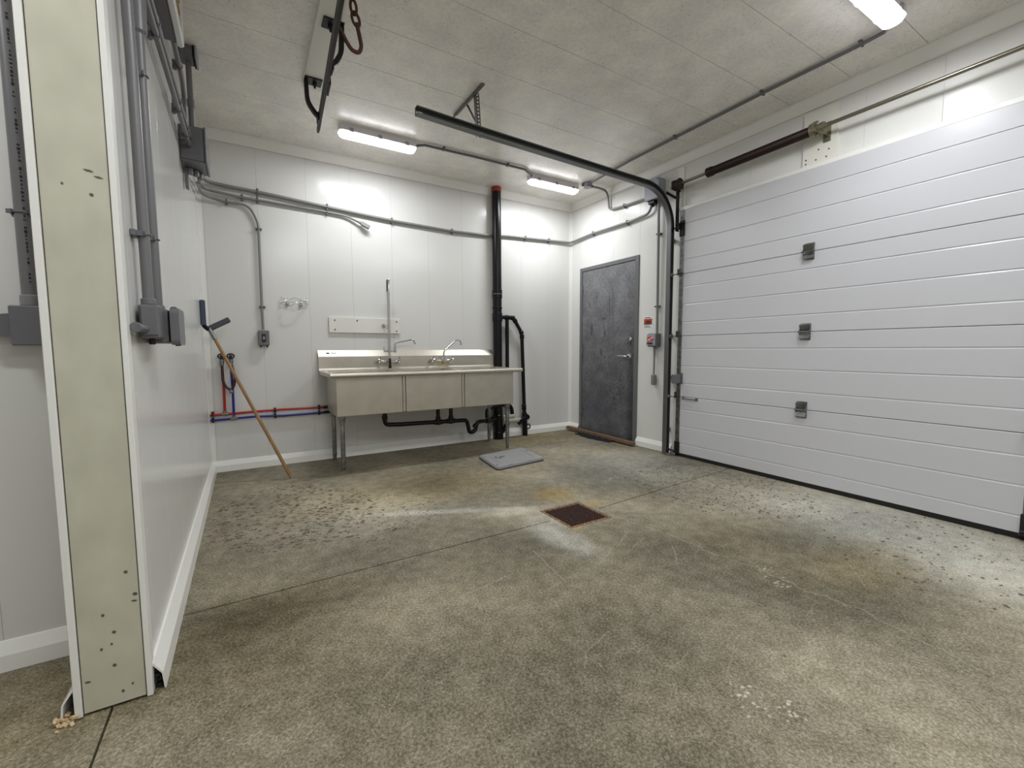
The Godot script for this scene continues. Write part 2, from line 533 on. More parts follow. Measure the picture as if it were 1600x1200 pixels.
func make_materials() -> void:
	rng.seed = 4
	mat("panel", c8(217, 216, 212), 0.2, 0.0, 0.38)
	mat("panel_right", c8(222, 221, 217), 0.28, 0.0, 0.35)
	mat("core", c8(190, 190, 184), 0.7)
	mat("trim", c8(233, 232, 226), 0.3)
	var m := mat("ceiling", Color.WHITE, 0.26, 0.0, 0.5)
	m.albedo_texture = ceiling_map()
	tri_map(m, Vector3.ONE * 0.5)
	floor_maps()
	mat("subfloor", c8(52, 46, 38), 0.9)
	m = mat("cap", Color.WHITE, 0.45)
	m.albedo_texture = cap_map()
	m.texture_repeat = false
	mat("gap", c8(58, 52, 42), 0.9)
	mat("steel_door", c8(200, 200, 203), 0.3)
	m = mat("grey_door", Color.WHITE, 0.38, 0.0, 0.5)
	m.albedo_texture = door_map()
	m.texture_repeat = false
	mat("door_frame", c8(104, 104, 106), 0.45)
	mat("rubber", c8(20, 19, 18), 0.8)
	mat("abs", c8(13, 12, 15), 0.28, 0.0, 0.4)
	mat("chrome", c8(205, 205, 205), 0.12, 1.0)
	m = mat("stainless", c8(200, 194, 182), 0.4, 0.85)
	m.albedo_texture = noise_tex(256, 0.02, 3, 12, Color(0.95, 0.945, 0.935), Color(1, 1, 1))
	tri_map(m, Vector3(1.2, 1.2, 1.2))
	m = mat("galvanized", c8(168, 168, 166), 0.42, 0.85)
	m.albedo_texture = noise_tex(256, 0.03, 3, 15, Color(0.62, 0.62, 0.62), Color(1, 1, 1), FastNoiseLite.TYPE_CELLULAR)
	tri_map(m, Vector3(2, 2, 2))
	mat("track", c8(112, 113, 112), 0.42, 0.75)
	mat("dark_steel", c8(52, 50, 48), 0.5, 0.6)
	mat("black_steel", c8(24, 23, 23), 0.45, 0.3)
	mat("conduit", c8(128, 127, 124), 0.36)
	mat("conduit_dark", c8(108, 107, 108), 0.36)
	mat("box_grey", c8(104, 104, 107), 0.42)
	mat("box_light", c8(146, 150, 160), 0.42)
	mat("pipe_red", c8(172, 22, 26), 0.35)
	mat("pipe_blue", c8(22, 26, 132), 0.35)
	mat("hose", c8(56, 26, 26), 0.45)
	m = mat("rust", c8(78, 50, 38), 0.85, 0.2)
	m.albedo_texture = noise_tex(256, 0.04, 4, 18, Color(0.5, 0.42, 0.4), Color(1, 1, 1))
	tri_map(m, Vector3(4, 4, 4))
	m = mat("rust_frame", c8(172, 138, 108), 0.85)
	m.albedo_texture = noise_tex(256, 0.04, 4, 19, Color(0.45, 0.4, 0.36), Color(1, 1, 1))
	tri_map(m, Vector3(3, 3, 3))
	m = mat("hook_rust", c8(84, 56, 42), 0.6, 0.4)
	mat("spring", c8(42, 24, 20), 0.5, 0.4)
	mat("brass", c8(142, 137, 116), 0.4, 0.8)
	mat("shaft", c8(132, 128, 114), 0.35, 0.9)
	m = mat("wood", c8(182, 144, 90), 0.5)
	m.albedo_texture = noise_tex(256, 0.03, 4, 21, Color(0.6, 0.52, 0.45), Color(1, 1, 1))
	tri_map(m, Vector3(30, 1.6, 30))
	m = mat("board_wood", c8(150, 124, 96), 0.8)
	m.albedo_texture = noise_tex(256, 0.03, 4, 22, Color(0.55, 0.48, 0.42), Color(1, 1, 1))
	tri_map(m, Vector3(25, 25, 1.4))
	mat("white_board", c8(224, 222, 212), 0.35)
	mat("cream_board", c8(226, 224, 214), 0.4)
	m = mat("cloth", c8(20, 20, 28), 0.95)
	mat("lid", c8(152, 151, 150), 0.45)
	mat("lid_dark", c8(70, 71, 76), 0.6)
	mat("squeegee", c8(56, 58, 64), 0.5)
	mat("squeegee_blue", c8(58, 68, 88), 0.5)
	mat("lamp_body", c8(226, 222, 226), 0.4)
	mat("lamp_clip", c8(176, 166, 166), 0.3)
	m = mat("lamp_lens", c8(250, 250, 255), 0.3)
	m.emission_enabled = true
	m.emission = Color(0.99, 0.985, 1.0)
	m.emission_energy_multiplier = 7.0
	mat("white_plastic", c8(232, 232, 232), 0.4)
	mat("grey_pipe", c8(176, 174, 160), 0.45)
	mat("red_collar", c8(146, 46, 32), 0.6)
	mat("lime", c8(196, 180, 130), 0.7)
	mat("print_red", c8(190, 66, 40), 0.5)
	mat("print_dark", c8(70, 40, 34), 0.5)
	mat("print_blue", c8(40, 52, 110), 0.5)
	mat("ink", c8(40, 40, 42), 0.6)
	mat("tan", c8(196, 170, 130), 0.6)


# ---------------------------------------------------------------- scene
func _ready() -> void:
	var cam := Camera3D.new()
	cam.name = "camera"
	add_child(cam)
	cam.position = Vector3(0.26475, 1.0904, 4.6574)
	cam.basis = Basis.from_euler(Vector3(-0.078536, -0.545014, -0.0038026))
	cam.fov = 82.57
	cam.near = 0.02
	cam.current = true
	var we := WorldEnvironment.new()
	we.name = "environment"
	var env := Environment.new()
	env.background_mode = Environment.BG_COLOR
	env.background_color = Color(0, 0, 0)
	env.tonemap_mode = Environment.TONE_MAPPER_LINEAR
	env.tonemap_exposure = 1.5
	env.sdfgi_enabled = true
	env.ssao_enabled = true
	env.ssil_enabled = true
	we.environment = env
	add_child(we)
	make_materials()
	build_lamps()
	build_shell()
	build_door_1()
	build_overhead_door()
	build_track_and_spring()
	build_sink()
	build_faucets()
	build_drains()
	build_water_pipes()
	build_back_conduits()
	build_right_electrics()
	build_left_electrics()
	build_far_electrics()
	build_rail()
	build_small_things()


const LAMP_ENERGY := 1.15
func build_lamps() -> void:
	var first: Node3D
	var spots := [[1.35, 0.605, "white tube lamp on the ceiling left of the door track, clear of the black stack"], [3.325, 0.535, "white tube lamp on the ceiling in the corner above the grey door"], [3.16, 3.535, "white tube lamp on the ceiling at the upper right, cut off by the picture's edge"], [1.05, 3.65, "white tube lamp above the picture, near the end of the partition"], [-0.95, 3.45, "white tube lamp out of the picture, left of the partition"], [1.0, 4.85, "white tube lamp straight above the camera, out of the picture"], [0.9, 6.1, "white tube lamp behind the camera on the left, out of the picture"], [3.0, 5.3, "white tube lamp behind the camera on the right, out of the picture"]]
	for k in spots.size():
		var at := Vector3(spots[k][0], H, spots[k][1])
		var o: Node3D
		if k == 0:
			o = thing("ceiling_lamp", spots[k][2], "lamp", at, "tube lamps on the ceiling")
			make_lamp(o)
			first = o
		else:
			o = first.duplicate()
			o.name = numbered("ceiling_lamp")
			add_child(o)
			o.position = at
			o.set_meta("label", spots[k][2])
			o.set_meta("category", "lamp")
			o.set_meta("group", "tube lamps on the ceiling")


func make_lamp(o: Node3D) -> void:
	var p := o.position
	var L := 0.335
	var m := MB.new()
	m.prism(rrect(-L, -0.0575, L, 0.0575, 0.03, 5), p, Vector3.RIGHT, Vector3.BACK, Vector3(0, -0.052, 0))
	m.prism(rrect(-L - 0.003, -0.0605, L + 0.003, 0.0605, 0.03, 5), p + P(0, -0.047, 0), Vector3.RIGHT, Vector3.BACK, Vector3(0, -0.007, 0))
	part(o, "housing", m, M.lamp_body)
	m = MB.new()   # rounded lens below the housing
	var levels := [[0.003, 0.054], [0.004, 0.066], [0.010, 0.079], [0.02, 0.088], [0.034, 0.092]]
	var prev := PackedVector3Array()
	for lv in levels:
		var ring := PackedVector3Array()
		for q in rrect(-L + lv[0], -0.056 + lv[0], L - lv[0], 0.056 - lv[0], 0.028, 5): ring.append(p + P(q.x, -lv[1], q.y))
		if prev.size():
			for s in ring.size():
				var s2 := (s + 1) % ring.size()
				var nn := (ring[s] + ring[s2]) * 0.5 - p
				nn = Vector3(nn.x * 0.15, -0.06 if lv[0] > 0.0 else 0.0, nn.z)
				m.quad(prev[s], prev[s2], ring[s2], ring[s], nn.normalized())
		prev = ring
	var cc := p + P(0, -0.0925, 0)
	for s in prev.size(): m.tri(cc, prev[s], prev[(s + 1) % prev.size()], Vector3.DOWN, Vector3.DOWN, Vector3.DOWN)
	part(o, "lamp_lens", m, M.lamp_lens)
	for x in [-0.24, 0.0, 0.24]:
		for s in [-1.0, 1.0]:
			m = MB.new()
			m.box(p + P(x, -0.046, s * 0.063), Vector3(0.034, 0.03, 0.005), 0.0015)
			m.box(p + P(x, -0.033, s * 0.066), Vector3(0.028, 0.004, 0.006), 0.001)
			part(o, "clip", m, M.lamp_clip)
	var a := AreaLight3D.new()
	a.name = "lamp_light"
	a.area_size = Vector2(0.6, 0.09)
	a.light_energy = LAMP_ENERGY
	a.light_color = Color(0.965, 0.98, 0.995)
	a.shadow_enabled = true
	a.area_range = 14.0
	a.position = Vector3(0, -0.097, 0)
	a.rotation = Vector3(-PI / 2, 0, 0)
	o.add_child(a)


# panels of a wall face: from a to b along axis, with seams at seam + k * PW
func panel_cuts(a: float, b: float, seam: float) -> Array:
	var out := [a]
	var s := seam - floorf((seam - a) / PW) * PW
	if s - a < 0.03: s += PW
	while s < b - 0.03:
		out.append(s)
		s += PW
	out.append(b)
	return out


func wall_panels(w: Node3D, axis: int, a: float, b: float, y0: float, y1: float, face: float, out: float, seam: float, material: Material) -> void:
	var cuts := panel_cuts(a, b, seam)
	for k in cuts.size() - 1:
		var p := Vector3(face, y0, face)
		var q := Vector3(face - out * 0.012, y1, face - out * 0.012)
		p[axis] = cuts[k] + 0.00025
		q[axis] = cuts[k + 1] - 0.00025
		bx(w, "wall_panel", p, q, material, 0.0009)


func build_shell() -> void:
	# floor slabs cut by sawn joints
	var f := struct("floor", "stained grey-brown concrete floor with sawn joints and pitted patches", "floor")
	var g := 0.003
	var a0 := Vector2(-0.05, 2.476); var a1 := Vector2(1.88, 2.463); var a2 := Vector2(2.29, 2.462); var a3 := Vector2(4.12, 2.318)
	var b0 := Vector2(-0.05, 0.512); var b1 := Vector2(1.29, 0.60); var b2 := Vector2(4.12, 0.62)
	var dz := Vector2(0, g * 1.6)
	var slabs := [
		[Vector2(-0.05, -0.1), Vector2(4.12, -0.1), b2 - dz * 0.4, b1 - dz * 0.4, b0 - dz * 0.4],
		[b0 + dz * 0.4, b1 + dz * 0.4, b2 + dz * 0.4, a3 - dz, a2 - dz, Vector2(2.29, 2.27), Vector2(1.88, 2.27), a1 - dz, a0 - dz],
		[a0 + dz, a1 + dz, Vector2(1.88, 2.66), Vector2(2.29, 2.66), a2 + dz, a3 + dz, Vector2(4.12, 7.1), Vector2(-0.13, 7.1), Vector2(-0.13, 2.9), Vector2(-0.05, 2.9)],
		[Vector2(-2.7, 2.45), Vector2(-0.2, 2.45), Vector2(-0.2, 2.9), Vector2(-0.137, 2.9), Vector2(-0.137, 7.1), Vector2(-2.7, 7.1)],
		[Vector2(1.88, 2.27), Vector2(2.29, 2.27), Vector2(2.29, 2.283), Vector2(1.915, 2.283), Vector2(1.915, 2.627), Vector2(2.29, 2.627), Vector2(2.29, 2.66), Vector2(1.88, 2.66)],
		[Vector2(2.255, 2.283), Vector2(2.29, 2.283), Vector2(2.29, 2.627), Vector2(2.255, 2.627)]]
	for s in slabs:
		var m := MB.new()
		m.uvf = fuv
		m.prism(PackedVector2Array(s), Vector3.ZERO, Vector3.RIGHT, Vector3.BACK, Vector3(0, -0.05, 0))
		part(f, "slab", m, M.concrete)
	bx(f, "subfloor", P(-2.8, -0.15, -0.3), P(4.3, -0.045, 7.2), M.subfloor, 0)
	# ceiling of long boards
	var c := struct("ceiling", "off-white ceiling of long plastic boards with brown specks", "ceiling")
	var cuts := panel_cuts(ZB - 0.02, 7.05, 1.912)
	for k in cuts.size() - 1:
		bx(c, "ceiling_board", P(-2.7, H, cuts[k] + 0.0007), P(4.08, H + 0.012, cuts[k + 1] - 0.0007), M.ceiling, 0.0018)
	bx(c, "core", P(-2.8, H + 0.0125, -0.2), P(4.25, H + 0.15, 7.2), M.core, 0)
	# back wall
	var w := struct("wall_back", "glossy white panelled wall behind the sink", "wall")
	wall_panels(w, 0, XL - 0.05, XR + 0.02, -0.02, H + 0.005, ZB, 1, 0.41, M.panel)
	bx(w, "core", P(-0.25, -0.1, ZB - 0.15), P(4.25, H + 0.1, ZB - 0.0125), M.core, 0)
	# left partition with its end cap
	w = struct("wall_left", "glossy white partition at the left with a scuffed end cap", "wall")
	wall_panels(w, 2, ZB, 2.925, -0.02, H + 0.005, XL, 1, 2.83, M.panel)
	bx(w, "core", P(-0.2, -0.02, ZB), P(XL - 0.0125, H + 0.005, 2.925), M.core, 0)
	wall_panels(w, 2, 2.5, 2.925, -0.02, H + 0.005, -0.212, -1, 2.6, M.panel)
	var m := MB.new()
	m.uvf = func(p: Vector3) -> Vector2: return Vector2((p.x + 0.198) / 0.148, 1.0 - p.y / H)
	m.box2(P(-0.196, 0.008, 2.92), P(-0.052, H, 2.944), 0.001)
	part(w, "end_cap", m, M.cap, "warm white end cap with dark scuffs")
	bx(w, "gap", P(-0.21, 0.004, 2.915), P(-0.04, H, 2.938), M.gap, 0)
	for s in [[-0.2165, -0.1985], [-0.0495, -0.0345]]:
		bx(w, "edge_trim", P(s[0], 0.002, 2.90), P(s[1], H, 2.948), M.trim, 0.002)
	# wall beyond the partition
	w = struct("wall_side", "plain white wall beyond the left partition", "wall")
	wall_panels(w, 0, -2.65, -0.215, -0.02, H + 0.005, 2.52, 1, -0.9, M.panel)
	bx(w, "core", P(-2.8, -0.1, 2.4), P(-0.2, H + 0.1, 2.5075), M.core, 0)
	# right wall round the two doors
	w = struct("wall_right", "white panelled wall that holds the grey door and the overhead door", "wall")
	for r in [[-0.06, 0.172, -0.02, H + 0.005], [0.172, 1.17, 2.128, H + 0.005], [1.17, 1.705, -0.02, H + 0.005], [1.705, 4.19, 2.44, H + 0.005], [4.19, 7.05, -0.02, H + 0.005]]:
		wall_panels(w, 2, r[0], r[1], r[2], r[3], XR, -1, 1.99 if r[1] < 2.0 or r[0] < 4.0 else 4.145, M.panel_right)
		bx(w, "core", P(XR + 0.0125, r[2] - 0.05 if r[2] < 0 else r[2], r[0]), P(XR + 0.15, H + 0.1, r[1]), M.core, 0)
	bx(w, "outer_skin", P(XR + 0.15, -0.1, -0.2), P(XR + 0.2, H + 0.1, 7.2), M.core, 0)
	# walls behind the camera
	w = struct("wall_front", "white wall behind the camera", "wall")
	wall_panels(w, 0, -2.65, 4.06, -0.02, H + 0.005, 7.0, -1, 0.41, M.panel)
	bx(w, "core", P(-2.8, -0.1, 7.0125), P(4.25, H + 0.1, 7.15), M.core, 0)
	w = struct("wall_end", "white wall closing the space left of the partition", "wall")
	wall_panels(w, 2, 2.45, 7.05, -0.02, H + 0.005, -2.6, 1, 2.83, M.panel)
	bx(w, "core", P(-2.75, -0.1, 2.4), P(-2.6125, H + 0.1, 7.15), M.core, 0)
	# coved trims
	var cove := PackedVector2Array([Vector2(0, 0), Vector2(0.04, 0), Vector2(0.04, -0.006), Vector2(0.033, -0.012), Vector2(0.026, -0.03), Vector2(0.018, -0.055), Vector2(0.012, -0.078), Vector2(0.012, -0.09), Vector2(0, -0.09)])
	var base := PackedVector2Array([Vector2(0.036, 0.001), Vector2(0.031, 0.056), Vector2(0.0265, 0.063), Vector2(0.007, 0.095), Vector2(0.0, 0.097), Vector2(0.0, 0.091), Vector2(0.0045, 0.089), Vector2(0.0235, 0.059), Vector2(0.027, 0.053), Vector2(0.032, 0.001)])
	var runs := [
		["trim_1", cove, P(-0.04, H, ZB), Vector3.BACK, Vector3.RIGHT, 4.08, "white cove trim along the top of the back wall"],
		["trim_2", cove, P(XR, H, ZB), Vector3.LEFT, Vector3.BACK, 7.03, "white cove trim along the top of the right wall"],
		["trim_3", cove, P(XL, H, ZB), Vector3.RIGHT, Vector3.BACK, 2.94, "white cove trim along the top of the left partition"],
		["baseboard_back", base, P(-0.04, 0, ZB), Vector3.BACK, Vector3.RIGHT, 4.08, "white plastic baseboard under the back wall"],
		["baseboard_left", base, P(XL, 0, ZB), Vector3.RIGHT, Vector3.BACK, 2.963, "white plastic baseboard of the left partition with an open end"],
		["baseboard_right", base, P(XR, 0, ZB), Vector3.LEFT, Vector3.BACK, 0.205, "short white baseboard left of the grey door"],
		["baseboard_right_2", base, P(XR, 0, 1.18), Vector3.LEFT, Vector3.BACK, 0.48, "short white baseboard between the grey door and the overhead door"],
		["baseboard_side", base, P(-2.6, 0, 2.52), Vector3.BACK, Vector3.RIGHT, 2.388, "white baseboard of the wall beyond the partition"],
		["baseboard_partition", base, P(-0.212, 0, 2.52), Vector3.LEFT, Vector3.BACK, 0.425, "stub of white baseboard at the far side of the partition"]]
	for r in runs:
		var o := struct(r[0], r[6], "trim" if r[0].begins_with("trim") else "baseboard")
		m = MB.new()
		m.prism(r[1], r[2], r[3], Vector3.UP, r[4] * r[5])
		part(o, "moulding", m, M.trim)
	# inside corners
	var k := 4
	for q in [[XL, ZB, 1.0, "left"], [XR, ZB, -1.0, "right"]]:
		var o := struct("trim_%d" % k, "white inside corner strip at the %s end of the back wall" % q[3], "trim")
		k += 1
		m = MB.new()
		m.prism(PackedVector2Array([Vector2(0, 0), Vector2(0.034, 0), Vector2(0.034, 0.004), Vector2(0.006, 0.006), Vector2(0.004, 0.034), Vector2(0, 0.034)]), P(q[0], 0.09, q[1]), Vector3(q[2], 0, 0), Vector3.BACK, Vector3(0, H - 0.17, 0))
		part(o, "strip", m, M.trim)
	# broken wall filling that has fallen out of the baseboard stub
	rng.seed = 91
	var t := thing("plaster_crumbs", "pale crumbs of wall filling at the open baseboard end left of the partition", "debris", P(-0.235, 0, 2.95))
	m = MB.new()
	for i in 22:
		var s := rng.randf_range(0.004, 0.012)
		m.box(P(-0.235 + rng.randfn(0, 0.012), s * 0.45 + (0.012 if i % 3 == 0 else 0.0), 2.945 + rng.randfn(0, 0.013)), Vector3(s, s * 0.8, s * 1.4), s * 0.2, Basis.from_euler(Vector3(rng.randf(), rng.randf() * 3, rng.randf())))
	part(t, "crumbs", m, M.tan).set_meta("kind", "stuff")
	t = thing("foam_scrap", "crumpled dark scrap inside the open end of the baseboard right of the partition cap", "debris", P(-0.02, 0, 2.91))
	m = MB.new()
	for i in 12:
		m.box(P(-0.022 + rng.randf_range(-0.012, 0.006), rng.randf_range(0.006, 0.05), 2.905 + rng.randf_range(-0.01, 0.01)), Vector3(0.012, 0.016, 0.01), 0.002, Basis.from_euler(Vector3(rng.randf() * 2, rng.randf() * 3, rng.randf())))
	part(t, "scrap", m, M.dark_steel)


func build_door_1() -> void:
	var d := struct("door_1", "grey stained steel door with lever handle in the right wall", "door")
	# frame (left jamb, right jamb, head)
	bx(d, "jamb", P(4.026, 0.0, 0.169), P(4.16, 2.132, 0.214), M.door_frame, 0.003)
	bx(d, "jamb", P(4.026, 0.0, 1.118), P(4.16, 2.132, 1.172), M.door_frame, 0.003)
	bx(d, "head", P(4.026, 2.086, 0.214), P(4.16, 2.132, 1.118), M.door_frame, 0.003)
	bx(d, "threshold", P(4.02, 0.0, 0.214), P(4.16, 0.022, 1.118), M.dark_steel, 0.002)
	var m := MB.new()
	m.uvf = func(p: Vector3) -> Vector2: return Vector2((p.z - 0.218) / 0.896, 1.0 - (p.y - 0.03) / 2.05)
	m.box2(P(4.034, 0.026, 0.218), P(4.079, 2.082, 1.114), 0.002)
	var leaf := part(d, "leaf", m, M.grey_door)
	for y in [1.85, 1.064, 0.294]:
		m = MB.new()
		m.cyl(P(4.024, y - 0.055, 0.217), P(4.024, y + 0.055, 0.217), 0.007, 10, 0.001)
		m.box(P(4.0295, y, 0.228), Vector3(0.004, 0.1, 0.018), 0.001)
		part(d, "hinge", m, M.galvanized)
	m = MB.new()   # deadbolt
	m.lathe([[0.031, 0], [0.031, 0.008], [0.026, 0.016], [0.0, 0.018]], P(4.034, 1.204, 1.048), Vector3.LEFT, 20)
	m.box(P(4.012, 1.204, 1.048), Vector3(0.012, 0.03, 0.009), 0.002, Basis(Vector3.RIGHT, 0.6))
	part(d, "deadbolt", m, M.chrome)
	m = MB.new()
	m.lathe([[0.034, 0], [0.034, 0.006], [0.028, 0.014], [0.016, 0.018], [0.014, 0.05], [0, 0.052]], P(4.034, 1.006, 1.043), Vector3.LEFT, 20)
	m.tube(bend([P(3.987, 1.006, 1.043), P(3.978, 1.008, 1.03), P(3.976, 1.012, 0.97), P(3.98, 1.011, 0.915)], 0.02, 4), [0.011, 0.011, 0.011, 0.011, 0.011, 0.011, 0.01, 0.0095, 0.009, 0.009, 0.0085, 0.008, 0.008, 0.008, 0.008, 0.007], 10)
	part(d, "door_handle", m, M.chrome)


func build_overhead_door() -> void:
	var d := struct("door_2", "white sectional overhead door with four ribbed sections", "door")
	var z0 := 1.785
	var z1 := 4.092
	var xf := 3.99
	for k in 4:
		var y0 := 0.034 if k == 0 else 0.61 * k + 0.0015
		var y1 := (0.61 * (k + 1) if k < 3 else 2.45) - 0.0015
		var pts := PackedVector2Array([Vector2(0.045, y0), Vector2(0.004, y0), Vector2(0, y0 + 0.003)])
		for g in [0.138, 0.314, 0.485]:
			var y: float = 0.61 * k + g
			pts.append_array([Vector2(0, y - 0.0115), Vector2(0.0045, y - 0.001), Vector2(0.0045, y + 0.0003), Vector2(0, y + 0.0012)])
		pts.append_array([Vector2(0, y1 - 0.004), Vector2(0.004, y1), Vector2(0.045, y1)])
		var m := MB.new()
		m.prism(pts, P(xf, 0, z0), Vector3.RIGHT, Vector3.UP, Vector3(0, 0, z1 - z0))
		part(d, "door_section", m, M.steel_door)
		for s in [[z0 - 0.05, z0 - 0.0005], [z1 + 0.0005, z1 + 0.05]]:
			m = MB.new()
			m.box2(P(xf - 0.002, y0, s[0]), P(xf + 0.045, y1, s[1]), 0.002)
			for i in 5:
				var y := lerpf(y0 + 0.05, y1 - 0.05, i / 4.0)
				m.cyl(P(xf - 0.002, y, (s[0] + s[1]) * 0.5), P(xf - 0.006, y, (s[0] + s[1]) * 0.5), 0.005, 8)
			part(d, "end_stile", m, M.galvanized)
	var m := MB.new()
	m.box2(P(xf + 0.002, 0.0, z0 - 0.05), P(xf + 0.04, 0.035, z1 + 0.05), 0.004)
	part(d, "bottom_seal", m, M.rubber)
	for y in [0.61, 1.22, 1.83]:
		var h := MB.new()
		for s in [-1.0, 1.0]:
			h.box(P(xf - 0.014, y + s * 0.028, 2.916), Vector3(0.004, 0.056, 0.075), 0.001, Basis(Vector3.BACK, s * 0.42))
			h.box(P(xf - 0.001, y + s * 0.05, 2.916), Vector3(0.004, 0.03, 0.075), 0.001)
			for q in [-0.02, 0.02]:
				h.cyl(P(xf - 0.002, y + s * 0.048, 2.916 + q), P(xf - 0.012, y + s * 0.048, 2.916 + q), 0.007, 6)
		for q in [-0.036, 0.036]:
			h.prism(PackedVector2Array([Vector2(0, -0.05), Vector2(0, 0.05), Vector2(-0.026, 0.004), Vector2(-0.026, -0.004)]), P(xf, y, 2.916 + q - 0.0015), Vector3.RIGHT, Vector3.UP, Vector3(0, 0, 0.003))
		h.cyl(P(xf - 0.026, y, 2.872), P(xf - 0.026, y, 2.96), 0.006, 10)
		part(d, "hinge", h, M.galvanized)
		# edge hinges carry the rollers
		for zz in [[1.762, -1.0], [4.117, 1.0]]:
			var e := MB.new()
			e.box(P(xf - 0.005, y, zz[0]), Vector3(0.005, 0.15, 0.044), 0.001)
			e.box(P(xf - 0.024, y + 0.008, zz[0]), Vector3(0.036, 0.004, 0.044), 0.001)
			e.box(P(xf - 0.024, y - 0.012, zz[0]), Vector3(0.036, 0.004, 0.044), 0.001)
			e.box(P(xf - 0.022, y + 0.02, zz[0] - 0.02), Vector3(0.034, 0.06, 0.003), 0.001)
			for q in [-0.06, -0.04, 0.045, 0.062]:
				e.cyl(P(xf - 0.006, y + q, zz[0]), P(xf - 0.013, y + q, zz[0]), 0.006, 6)
			e.cyl(P(3.945, y - 0.002, zz[0] + 0.02 * zz[1]), P(3.945, y - 0.002, zz[0] + 0.07 * zz[1]), 0.006, 8)
			e.cyl(P(3.945, y - 0.002, zz[0] + 0.07 * zz[1]), P(3.945, y - 0.002, zz[0] + 0.09 * zz[1]), 0.021, 16, 0.003)
			part(d, "roller_hinge", e, M.galvanized)
	for zz in [[1.762, -1.0], [4.117, 1.0]]:   # top and bottom roller brackets
		var e := MB.new()
		e.box(P(xf - 0.006, 2.27, zz[0]), Vector3(0.006, 0.15, 0.06), 0.001)
		e.box(P(xf - 0.03, 2.315, zz[0] - 0.01), Vector3(0.05, 0.006, 0.07), 0.001)
		e.box(P(xf - 0.03, 2.285, zz[0] - 0.012), Vector3(0.05, 0.05, 0.006), 0.001)
		e.cyl(P(3.942, 2.28, zz[0]), P(3.942, 2.28, zz[0] + 0.085 * zz[1]), 0.006, 8)
		e.cyl(P(3.942, 2.28, zz[0] + 0.07 * zz[1]), P(3.942, 2.28, zz[0] + 0.09 * zz[1]), 0.021, 16, 0.003)
		part(d, "top_bracket", e, M.black_steel)
		e = MB.new()
		e.box(P(xf - 0.006, 0.09, zz[0]), Vector3(0.006, 0.12, 0.06), 0.001)
		e.box(P(xf - 0.028, 0.04, zz[0]), Vector3(0.05, 0.006, 0.06), 0.001)
		e.cyl(P(3.942, 0.06, zz[0] - 0.02 * zz[1]), P(3.942, 0.06, zz[0] + 0.09 * zz[1]), 0.008, 8)
		e.cyl(P(3.942, 0.06, zz[0] + 0.07 * zz[1]), P(3.942, 0.06, zz[0] + 0.09 * zz[1]), 0.021, 16, 0.003)
		part(d, "bottom_bracket", e, M.dark_steel)
	m = MB.new()   # side latch
	m.box2(P(xf - 0.06, 0.745, 1.715), P(xf - 0.004, 0.835, 1.79), 0.006)
	m.box2(P(xf - 0.05, 0.775, 1.69), P(xf - 0.03, 0.79, 1.72), 0.002)
	m.box2(P(xf - 0.004, 0.74, 1.75), P(xf - 0.001, 0.85, 1.81), 0.001)
	part(d, "latch_box", m, M.box_grey)
	m = MB.new()   # pull handle
	m.tube(bend([P(xf, 0.603, 1.825), P(xf - 0.03, 0.603, 1.83), P(xf - 0.03, 0.6, 1.965), P(xf, 0.6, 1.97)], 0.012, 4), 0.008, 8)
	m.box(P(xf - 0.002, 0.603, 1.822), Vector3(0.004, 0.03, 0.03), 0.001)
	m.box(P(xf - 0.002, 0.6, 1.973), Vector3(0.004, 0.03, 0.03), 0.001)
	part(d, "door_handle", m, M.galvanized)
	# stop strip over the door and the wood pad under the spring bracket
	var t := struct("trim_6", "cream stop strip above the overhead door", "trim")
	bx(t, "strip", P(4.005, 2.452, 1.70), P(XR, 2.486, 4.19), M.trim, 0.004)
	t = struct("trim_7", "white post strip left of the overhead door", "trim")
	bx(t, "strip", P(4.03, 0.0, 1.66), P(XR, 2.88, 1.735), M.trim, 0.002)
	t = struct("trim_8", "white post strip right of the overhead door", "trim")
	bx(t, "strip", P(4.03, 0.0, 4.14), P(XR, 2.88, 4.22), M.trim, 0.002)
	var p := thing("bracket_board", "cream board with bolt holes fixed over the overhead door behind the spring bracket", "board", P(4.03, 2.49, 2.94))
	bx(p, "board", P(4.022, 2.488, 2.82), P(XR, 2.885, 3.055), M.cream_board, 0.002)
	for q in [[2.845, 2.505], [2.845, 2.535], [2.915, 2.515], [2.985, 2.515], [2.93, 2.585], [3.0, 2.565]]:
		var h := MB.new()
		h.cyl(P(4.0235, q[1], q[0]), P(4.0212, q[1], q[0]), 0.006, 8)
		part(p, "bolt_hole", h, M.ink)


func c_profile() -> PackedVector2Array:
	var a := 0.028
	var t := 0.0025
	return PackedVector2Array([Vector2(-a, 0.044), Vector2(-a, 0), Vector2(a, 0), Vector2(a, 0.044), Vector2(a - 0.010, 0.047), Vector2(a - 0.010, 0.044), Vector2(a - t, 0.042), Vector2(a - t, t), Vector2(-a + t, t), Vector2(-a + t, 0.042), Vector2(-a + 0.008, 0.044), Vector2(-a + 0.008, 0.047)])


func perforated(m: MB, a: Vector3, b: Vector3, wide: Vector3, th: Vector3, pitch: float) -> void:
	# strip from a to b made of two edges and rungs, leaving square holes
	var l := (b - a).length()
	var t := (b - a).normalized()
	var w := wide.length()
	var wd := wide.normalized()
	var bas := Basis(t, wd, t.cross(wd))
	var th_l := th.length()
	for s in [-1.0, 1.0]:
		m.box((a + b) * 0.5 + wd * s * w * 0.36, Vector3(l, w * 0.28, th_l), 0.0, bas)
	var n := int(l / pitch)
	for k in n + 1:
		m.box(a + t * (l * (k + 0.0) / n), Vector3(pitch * 0.52, w * 0.46, th_l), 0.0, bas)


